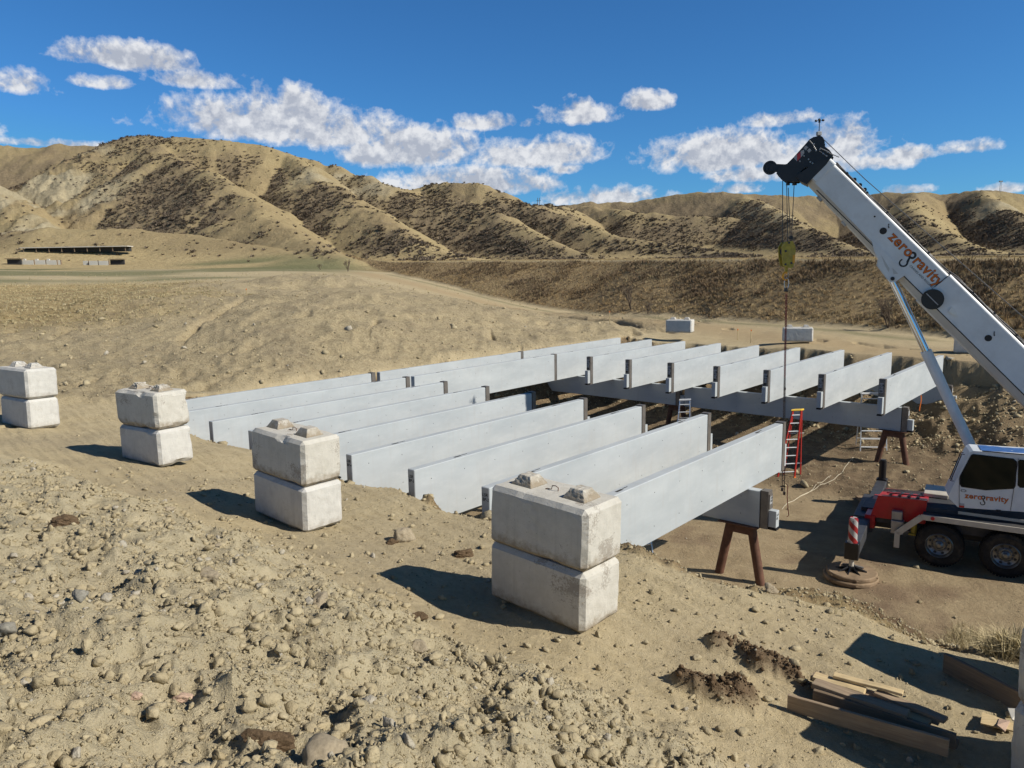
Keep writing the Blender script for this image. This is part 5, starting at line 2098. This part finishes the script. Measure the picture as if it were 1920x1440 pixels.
def scatter(name, base_list, pos, scl, rot, mats, kind='stuff', label=None, tilt=None, smooth=False, matidx=None):
    """merge many small copies into one mesh (vectorised)"""
    V_ = []
    off = 0
    rng = np.random.default_rng(5)
    pick = rng.integers(0, len(base_list), len(pos))
    loops, starts, totals, mi_all = [], [], [], []
    lstart = 0
    for bi, (bv, bf) in enumerate(base_list):
        idx = np.where(pick == bi)[0]
        if len(idx) == 0:
            continue
        nb, k = len(bv), bf.shape[1]
        c, s = np.cos(rot[idx]), np.sin(rot[idx])
        v = bv[None] * scl[idx][:, None, :]
        x = v[..., 0] * c[:, None] - v[..., 1] * s[:, None]
        y = v[..., 0] * s[:, None] + v[..., 1] * c[:, None]
        w_ = np.stack([x, y, v[..., 2]], -1) + pos[idx][:, None, :]
        V_.append(w_.reshape(-1, 3))
        f = (bf[None] + (np.arange(len(idx)) * nb)[:, None, None] + off).reshape(-1, k)
        off += nb * len(idx)
        loops.append(f.ravel())
        starts.append(lstart + np.arange(len(f)) * k)
        totals.append(np.full(len(f), k))
        lstart += f.size
        if matidx is not None:
            mi_all.append(np.repeat(matidx[idx], len(bf)))
    V_ = np.concatenate(V_).astype(np.float32)
    loops, starts, totals = map(np.concatenate, (loops, starts, totals))
    me = bpy.data.meshes.new(name)
    me.vertices.add(len(V_))
    me.vertices.foreach_set('co', V_.ravel())
    me.loops.add(len(loops))
    me.loops.foreach_set('vertex_index', loops.astype(np.int32))
    me.polygons.add(len(starts))
    me.polygons.foreach_set('loop_start', starts.astype(np.int32))
    me.polygons.foreach_set('loop_total', totals.astype(np.int32))
    for m_ in mats:
        me.materials.append(m_)
    if matidx is not None:
        me.polygons.foreach_set('material_index', np.concatenate(mi_all).astype(np.int32))
    me.update(calc_edges=True)
    o = bpy.data.objects.new(name, me)
    COL.objects.link(o)
    o['kind'] = kind
    if label:
        o['label'] = label
    return o


def ico(sub, seed, flat=.75, rough=.5):
    rg = random.Random(seed)
    bm = bmesh.new()
    for _ in range(9 if sub == 1 else 18):
        d = Vector((rg.gauss(0, 1), rg.gauss(0, 1), rg.gauss(0, 1))).normalized() * rg.uniform(.75, 1.1)
        bm.verts.new((d.x * rg.uniform(.8, 1.1), d.y * .85, d.z * flat))
    bmesh.ops.convex_hull(bm, input=bm.verts[:])
    for v in [v for v in bm.verts if not v.link_faces]:
        bm.verts.remove(v)
    bmesh.ops.triangulate(bm, faces=bm.faces[:])
    if sub == 2:
        bmesh.ops.subdivide_edges(bm, edges=bm.edges[:], cuts=1, use_grid_fill=True)
        for v in bm.verts:
            v.co += v.co.normalized() * mnoise.noise(v.co * 3 + Vector((seed, 0, 0))) * .16 + v.co.normalized() * mnoise.noise(v.co * 7 + Vector((seed, 3, 0))) * .12
        bmesh.ops.triangulate(bm, faces=bm.faces[:])
    bm.verts.index_update()
    v = np.array([tuple(q.co) for q in bm.verts])
    f = np.array([[q.index for q in p.verts] for p in bm.faces])
    bm.free()
    return v, f


def ico_old(sub, seed, flat=.75, rough=.5):
    me = rock_mesh(seed, sub, flat, rough)
    v = np.array([tuple(q.co) for q in me.vertices])
    f = np.array([tuple(p.vertices) for p in me.polygons])
    bpy.data.meshes.remove(me)
    return v, f


def mat_clod():
    m, T = newmat('dirt_clod')
    pos = T.new('ShaderNodeNewGeometry').outputs['Position']
    rnd = T.new('ShaderNodeNewGeometry').outputs['Random Per Island']
    n = T.noise(pos, 25, 4, .7)
    c = T.mix(rnd, (.35, .295, .185), (.47, .405, .265))
    c = T.mix(T.m('GREATER_THAN', rnd, .96), c, (.44, .41, .34))
    c = T.mix(T.ramp(n, .3, .7, 0, .5), c, (.29, .235, .15))
    bmp = T.new('ShaderNodeBump', {'Strength': .7, 'Distance': .03, 'Height': n})
    bsdf(T, c, .95, .1, bmp.outputs[0])
    return m


MCLOD = mat_clod()
rng = np.random.default_rng(11)


def polar(n, a0, a1, r0, r1, p=1.0):
    a = np.radians(rng.uniform(a0, a1, n))
    u_ = rng.uniform(0, 1, n) ** p
    r_ = r0 * (r1 / r0) ** u_
    return r_ * np.sin(a), r_ * np.cos(a)


# spoil heap
x, y = polar(130000, -40, 38, 2.9, 16, .75)
z, M_ = terrain(x, y)
keep = rng.uniform(0, 1, len(x)) < (M_['pile'] * (0.35 + .65 * sstep(fbm(x, y, .9, 3, 201), -.35, .45)) + .10) * (1 - M_['floor'])
x, y, z = x[keep], y[keep], z[keep]
r0_ = np.hypot(x, y)
sz = (.0046 + .0040 * rng.pareto(1.9, len(x))) * (.62 + .13 * r0_)
sz = np.clip(sz, .005, .06)
pos = np.stack([x, y, z + sz * .25], 1)
sc = sz[:, None] * rng.uniform(.75, 1.3, (len(x), 3))
big = sz > .024
rt = rng.uniform(0, 6.28, len(x))
scatter('dirt_clods', [ico(1, 40 + i, .85) for i in range(10)], pos[~big], sc[~big], rt[~big], [MCLOD], label='loose dirt clods covering the spoil heap in the foreground')
scatter('large_dirt_clods', [ico(2, 60 + i, .75, .55) for i in range(8)], pos[big], sc[big], rt[big], [MCLOD], label='larger lumps of dirt strewn over the spoil heap')
# darker crumbs on the two root-bound lumps
cx_, cy_ = on(1385, 1250, -4.28).x, on(1385, 1250, -4.28).y
x, y = cx_ + rng.normal(0, .75, 6000), cy_ + rng.normal(0, .6, 6000)
z, M_ = terrain(x, y)
keep = M_['dark'] > rng.uniform(.15, .9, len(x))
x, y, z = x[keep], y[keep], z[keep]
sz = .008 + .008 * rng.pareto(2.2, len(x))
sz = np.clip(sz, .006, .05)
scatter('peat_crumbs', [ico(1, 20 + i, .8) for i in range(6)], np.stack([x, y, z + sz * .2], 1), sz[:, None] * rng.uniform(.7, 1.3, (len(x), 3)), rng.uniform(0, 6.28, len(x)), [MT['peat']], label='crumbs of dark soil on the two brown lumps')
# excavated walls, bank and pit floor
x, y = polar(90000, -40, 40, 9, 60, .9)
z, M_ = terrain(x, y)
qx, qy = x - P0.x, y - P0.y
vv_ = qx * V.x + qy * V.y
bank_ = (vv_ > 17) & (np.hypot(x, y) < 58)
pr_ = M_['wall'] * .95 + bank_ * .55 + .025 + M_['floor'] * .02 + M_['dark_soil'] * .5 + (np.abs(y - 9) < 0) * 0
keep = rng.uniform(0, 1, len(x)) < pr_
x, y, z = x[keep], y[keep], z[keep]
wl = M_['wall'][keep]
sz = np.clip((.02 + .014 * rng.pareto(2.3, len(x))) * (.8 + .9 * wl) * np.clip(np.hypot(x, y) / 26, .3, 1.1), .008, .2)
pos = np.stack([x, y, z + sz * .2], 1)
scatter('bank_rubble', [ico(1, 80 + i, .8, .6) for i in range(8)], pos, sz[:, None] * rng.uniform(.7, 1.3, (len(x), 3)), rng.uniform(0, 6.28, len(x)), [MCLOD], label='rubble and clods on the cut banks of the pit')


# ================================================================ dry grass and brush
def tuft(seed, n, spread, curve, w_=.02, up=1.0):
    rg = np.random.default_rng(seed)
    vs, fs = [], []
    for i in range(n):
        a = rg.uniform(0, 6.28)
        b_ = rg.uniform(0, spread)
        h_ = rg.uniform(.5, 1.0) * up
        p = np.array([math.cos(a), math.sin(a), 0]) * rg.uniform(0, .22)
        t1 = p + np.array([math.cos(a) * b_ * .4, math.sin(a) * b_ * .4, h_ * .6])
        t2 = p + np.array([math.cos(a) * b_, math.sin(a) * b_, h_ * (1 - curve * b_)])
        q = rg.uniform(0, 6.28)
        s = np.array([math.cos(q), math.sin(q), 0]) * w_
        k = len(vs)
        vs += [p - s, p + s, t1 + s * .8, t1 - s * .8, t2 + s * .2, t2 - s * .2]
        fs += [(k, k + 1, k + 2, k + 3), (k + 3, k + 2, k + 4, k + 5)]
    return np.array(vs), np.array(fs)


def mat_veg(name, a, b, c=None):
    m, T = newmat(name)
    rnd = T.new('ShaderNodeNewGeometry').outputs['Random Per Island']
    pos = T.new('ShaderNodeNewGeometry').outputs['Position']
    n = T.noise(pos, .12, 4, .6)
    col = T.mix(rnd, a, b)
    if c:
        col = T.mix(T.ramp(n, .42, .6), col, c)
    bsdf(T, col, .95, .05)
    return m


MV = {'straw': mat_veg('dry_grass', (.34, .26, .14), (.56, .45, .27), (.43, .31, .16)), 'brush': mat_veg('brown_brush', (.15, .11, .075), (.30, .225, .14), (.20, .145, .09)),
      'shrub': mat_veg('leafless_shrub', (.12, .096, .074), (.23, .185, .14)), 'pale': mat_veg('pale_grass', (.38, .315, .18), (.56, .475, .29))}
# embankment
n = 70000
t = rng.uniform(-12, 145, n) ** 1.0
t = -12 + 157 * rng.uniform(0, 1, n) ** 1.5
s_ = rng.uniform(-1.5, 22, n)
x = EA[0] + ED[0] * t + EN[0] * s_
y = EA[1] + ED[1] * t + EN[1] * s_
z, M_ = terrain(x, y)
em = M_['embank']
top = M_['straw']
clump = sstep(fbm(x, y, 7, 3, 211), -.25, .35)
low = sstep(-s_ + fbm(x, y, 9, 2, 212) * 2, -4.0, -.5)
keep = rng.uniform(0, 1, n) < np.maximum(em * (.55 + .45 * clump), top * .45)
keep &= (np.abs(np.arctan2(x, y)) < .78) & (y > 20)
x, y, z, em, low, clump = x[keep], y[keep], z[keep], em[keep], low[keep], clump[keep]
u_ = rng.uniform(0, 1, len(x))
mi = np.where(u_ < np.where(em > .5, .48 + .45 * low, .97), 0, 1)
hgt = np.where(mi == 0, rng.uniform(.16, .36, len(x)), rng.uniform(.2, .5, len(x)) * (.6 + .6 * clump))
hgt = np.where(em > .5, hgt, hgt * .55)
scl = np.stack([hgt * 1.1, hgt * 1.1, hgt], 1)
pos = np.stack([x, y, z - .02], 1)
scatter('embankment_grass', [tuft(300 + i, 9, 1.0, .4, .04) for i in range(8)], pos, scl, rng.uniform(0, 6.28, len(x)), [MV['straw'], MV['brush']], label='dry grass and brown brush covering the embankment', matidx=mi)
# hill shrubs
n = 90000
a = np.radians(rng.uniform(-38, 38, n))
r_ = 150 + 190 * rng.uniform(0, 1, n) ** .9
x, y = r_ * np.sin(a), r_ * np.cos(a)
z, M_ = terrain(x, y)
pr_ = M_['hill'] * (sstep(M_['shrub'] + .5 * fbm(x, y, 11, 3, 221), .25, .9) * .9 + .03) * (1 - .8 * M_['pale'])
keep = rng.uniform(0, 1, n) < pr_
x, y, z = x[keep], y[keep], z[keep]
h_ = rng.uniform(.25, .8, len(x)) * (1 + .5 * (rng.uniform(0, 1, len(x)) > .9))
scatter('hill_shrubs', [tuft(330 + i, 16, 1.0, .45, .09) for i in range(8)], np.stack([x, y, z - .05], 1), np.stack([h_ * 1.5, h_ * 1.5, h_], 1), rng.uniform(0, 6.28, len(x)), [MV['shrub']], label='dark leafless shrubs scattered over the hillsides')
# straw field at the left and verge tufts
n = 34000
x, y = polar(n, -39, 2, 38, 125)
z, M_ = terrain(x, y)
keep = rng.uniform(0, 1, n) < (M_['straw'] * .8 * (1 - M_['embank']) + .05 * (np.hypot(x, y) > 60)) * (1 - M_['floor']) * (1 - M_['track'])
keep &= M_['hill'] < .2
x, y, z = x[keep], y[keep], z[keep]
h_ = rng.uniform(.08, .22, len(x))
scatter('field_grass', [tuft(350 + i, 9, 1.0, .4, .06) for i in range(6)], np.stack([x, y, z - .02], 1), np.stack([h_ * 1.3, h_ * 1.3, h_], 1), rng.uniform(0, 6.28, len(x)), [MV['pale']], label='pale dry grass in the field at the left')
# tufts near the camera
TU = [((1830, 1215), 60, 1.0, .75, .42), ((1885, 1225), 40, .35, .9, .5), ((1650, 1165), 30, 1.2, .4, .2), ((1560, 1130), 20, .8, .35, .18), ((1720, 1185), 30, .9, .4, .25), ((120, 975), 22, .22, .3, .12), ((600, 1212), 40, .28, .3, .10),
      ((495, 1392), 26, .16, .25, .10), ((110, 1100), 14, .12, .25, .07), ((640, 1015), 10, .4, .15, .07), ((1200, 1045), 14, .7, .3, .14), ((870, 1035), 8, .15, .2, .08)]
X_, S_, MI = [], [], []
for (px, py), cnt, sp, hh_, hw in TU:
    ts = np.linspace(2.5, 22, 400)
    rv = ray(px, py)
    zz = hz(rv.x * ts, rv.y * ts)
    t_ = ts[np.argmax(rv.z * ts <= zz)]
    cx, cy = rv.x * t_, rv.y * t_
    xs = cx + rng.normal(0, sp * .4, cnt)
    ys = cy + rng.normal(0, sp * .4, cnt)
    zs = hz(xs, ys)
    for i in range(cnt):
        h_ = hh_ * rng.uniform(.4, 1.0) * .55
        X_.append((xs[i], ys[i], zs[i] - .01))
        S_.append((h_ * hw * 2.0, h_ * hw * 2.0, h_))
        MI.append(0 if px > 1000 else int(rng.uniform() > .4))
scatter('dry_grass_tufts', [tuft(370 + i, 26, 1.0, .4, .012) for i in range(6)], np.array(X_), np.array(S_), rng.uniform(0, 6.28, len(X_)), [MV['pale'], MV['brush']], label='thin dry grass tufts on the rim and the heap', matidx=np.array(MI))
# root clumps
for k, ((px, py), r_, lab) in enumerate([((868, 1042), .15, 'brown root clump on the shelf just left of the front block stack'), ((785, 1160), .09, 'small grass clod in the front stack shadow'), ((118, 985), .17, 'clump of dry roots at the upper left of the heap'),
                                       ((735, 1020), .10, 'brown clod touching the pale boulder on the shelf'), ((500, 1400), .13, 'flat clump of dry roots near the bottom edge')]):
    ts = np.linspace(2.5, 22, 400)
    rv = ray(px, py)
    zz = hz(rv.x * ts, rv.y * ts)
    hi_ = np.argmax(rv.z * ts <= zz)
    t_ = ts[hi_]
    me = rock_mesh(90 + k, 4, .6, .6)
    me.materials.append(MT['peat'])
    o = bpy.data.objects.new('root_clump', me)
    COL.objects.link(o)
    o.location = (rv.x * t_, rv.y * t_, float(zz[hi_]) + r_ * .15)
    o.scale = (r_ * 1.15, r_, r_)
    tag(o, lab, 'root clump', 'clumps of soil and roots')


# ================================================================ leafless trees
def bare_tree(px, depth, h_, lean, label, seed, name='bare_tree', spread=.5, lev=5):
    rv = ray(px, 500)
    x, y = rv.x * depth, rv.y * depth
    z = zf(x, y)
    r = empty(name, (x, y, z - .05), 0, label, 'tree')
    rg = random.Random(seed)
    trunk, tw = MB(), MB()

    def grow(p, d, L_, rad, lv):
        q = p + d * L_
        mid = p + d * L_ * .5 + Vector((rg.uniform(-1, 1), rg.uniform(-1, 1), 0)) * L_ * .08
        (trunk if lv < 2 else tw).tube([p, mid, q], rad, 6 if lv < 2 else 4, 0, False, rad * .65)
        if lv >= lev:
            return
        for _ in range(rg.choice((2, 3, 3)) if lv < lev - 1 else 2):
            nd = (d + Vector((rg.uniform(-1, 1), rg.uniform(-1, 1), rg.uniform(-.1, .7))) * spread).normalized()
            grow(p + d * L_ * rg.uniform(.45, 1), nd, L_ * rg.uniform(.55, .8), rad * .6, lv + 1)
    for s in range(3):
        grow(Vector((0, 0, 0)), (Vector((rg.uniform(-.5, .5) + lean, rg.uniform(-.5, .5), 1.1))).normalized(), h_ * .36, h_ * .022, 0)
    trunk.build('trunk', MT['bark'], r)
    tw.build('crown', MT['twig'], r)
    return r


bare_tree(1184, 70, 2.7, 0, 'bare tree standing on the embankment in front of the light hill', 3, lev=6)
bare_tree(652, 128, 2.4, 0, 'small bare tree at the far left end of the embankment', 5, lev=5)
bare_tree(1672, 44, 2.2, .05, 'bare tree at the foot of the embankment behind the crane boom', 7, lev=6)
bare_tree(1215, 66, 1.2, 0, 'low bare bush just right of the embankment tree', 12, 'bush', .8, 5)
bare_tree(600, 130, 1.5, 0, 'low dark bush left of the small far tree', 14, 'bush', .8, 5)

# ================================================================ far structures
def hit(px, py, a, b):
    ts = np.linspace(a, b, 600)
    q = ray(px, py)
    zz = hz(q.x * ts, q.y * ts)
    ok = q.z * ts <= zz
    return q * float(ts[np.argmax(ok)] if ok.any() else b)


_d = min(hit(45, 470, 120, 260).y, hit(143, 471, 120, 260).y, hit(241, 473, 120, 260).y) - .3
rv = [at(45, 465, _d), at(241, 469, _d)]
r = empty('range_shelter', (rv[0] + rv[1]) / 2, math.atan2(rv[1].y - rv[0].y, rv[1].x - rv[0].x), 'long low shelter with a thin pale roof dug into the mound at the left', 'shelter')
L_ = (rv[1] - rv[0]).length
m = MB()
m.box((0, .3, .42), (L_ + .6, 2.6, .16))
m.build('roof', MT['plaster'], r)
m = MB()
m.box((0, .9, -.15), (L_, .9, 1.0))
m.build('back_wall', MT['hole'], r)
for k in range(9):
    m = MB()
    m.box((-L_ / 2 + .3 + k * (L_ - .6) / 8, -.75, -.1), (.14, .14, 1.0))
    m.build('post', MT['wood_dark'], r)
for k, (x0_, x1_, y0_, y1_, mt, lab, nm) in enumerate([(15, 41, 486, 496, 'hole', 'dark open target shed at the left end of the range wall', 'target_shed'), (43, 64, 488, 496, 'plaster', 'first pale wall panel from the left shed, one white box on top', 'wall_panel'),
                                                      (66, 86, 488, 496, 'plaster', 'second pale wall panel from the left shed', 'wall_panel'), (88, 107, 488, 496, 'plaster', 'third pale wall panel from the left shed', 'wall_panel'), (108, 114, 488, 496, 'plaster', 'narrow pale wall panel ending the left run', 'wall_panel'),
                                                      (157, 166, 489, 497, 'plaster', 'narrow pale panel starting the right run', 'wall_panel'), (168, 184, 489, 497, 'plaster', 'middle pale panel of the right run', 'wall_panel'), (186, 204, 489, 497, 'plaster', 'last pale panel, next to the right dark shed', 'wall_panel'),
                                                      (208, 234, 487, 496, 'hole', 'dark open target shed at the right end of the range wall', 'target_shed')]):
    D_ = min(hit(x0_, y1_, 90, 250).y, hit(x1_, y1_, 90, 250).y)
    a_, b_ = at(x0_, y1_, D_), at(x1_, y1_, D_)
    h_ = (y1_ - y0_) / F * D_
    g_ = zf((a_.x + b_.x) / 2, D_)
    m = MB()
    w_ = (b_ - a_).length
    ang_ = 0
    rr_ = empty(nm, ((a_.x + b_.x) / 2, D_, a_.z - .05), 0, lab, 'wall panel' if nm == 'wall_panel' else 'shed', 'range wall in the field' if nm == 'wall_panel' else 'dark sheds of the range')
    m.cbox((0, 0, h_ / 2 - .1), (w_, .4, h_ + .2), .03)
    if nm == 'wall_panel':
        m.build('panel', MT[mt], rr_)
        m = MB()
        m.box((w_ / 2 + .1, 0, h_ / 2), (.12, .3, h_ + .15))
        m.build('post', MT['wood_dark'], rr_)
        if k in (1, 2, 3):
            m = MB()
            m.box((-w_ * .3, 0, h_ + .14), (.5, .35, .34))
            m.build('white_box', MT['plaster'], rr_)
    else:
        m.build('shed_body', MT[mt], rr_)
        m = MB()
        m.box((0, 0, h_ + .12), (w_ + .4, 1.2, .12))
        m.build('roof', MT['wood_dark'], rr_)


def pole(px, y0, y1, depth, label, kind):
    a_, b_ = at(px, y1, depth), at(px, y0, depth)
    h_ = b_.z - a_.z
    r = empty(kind, a_, 0, label, 'power pole' if kind == 'power_pole' else 'mast')
    m = MB()
    if kind == 'power_pole':
        for s in (-.35, .35):
            m.tube([(s, 0, -1), (s, 0, h_)], .10, 6)
        m.build('pole', MT['bark'], r)
        m = MB()
        m.bar((-.9, 0, h_ * .75), (.9, 0, h_ * .75), .12, .12)
        m.build('crossarm', MT['bark'], r)
    else:
        for s in (-.35, .35):
            m.tube([(s, 0, -1), (s * .5, 0, h_)], .07, 5)
        for i in range(6):
            z_ = h_ * i / 6
            m.bar((-.35, 0, z_), (.35, 0, z_ + h_ / 6), .05, .05)
        m.build('lattice', MT['steel'], r)
        m = MB()
        m.box((0, 0, h_ * .95), (1.3, .5, .5))
        m.build('antenna', MT['steel'], r)
    return r


pole(1010, 371, 391, 290, 'tiny double power pole on the saddle of the ridge', 'power_pole')
pole(1875, 339, 362, 297, 'small lattice mast on the ridge at the far right', 'mast')
for k, (px, py, h_, d, lab) in enumerate([(1143, 602, .8, 47.5, 'wooden survey stake beside the track near the ditch end'), (1408, 634, .7, 40.5, 'survey stake between the two far blocks'), (1383, 632, .6, 42, 'short survey stake left of the other near the far track'),
                                         (463, 560, .8, 46, 'survey stake with orange tip on the bank at the left')]):
    p = ray(px, py)
    x, y = p.x * d, d
    m = MB()
    m.cbox((0, 0, h_ / 2), (.05, .03, h_), .004)
    r = empty('survey_stake', (x, y, zf(x, y) - .03), 0, lab, 'stake', 'survey stakes')
    m.build('stake', MT['wood_new'], r)
    m = MB()
    m.box((0, 0, h_ + .02), (.055, .035, .08))
    m.build('painted_tip', MT['orange'], r)
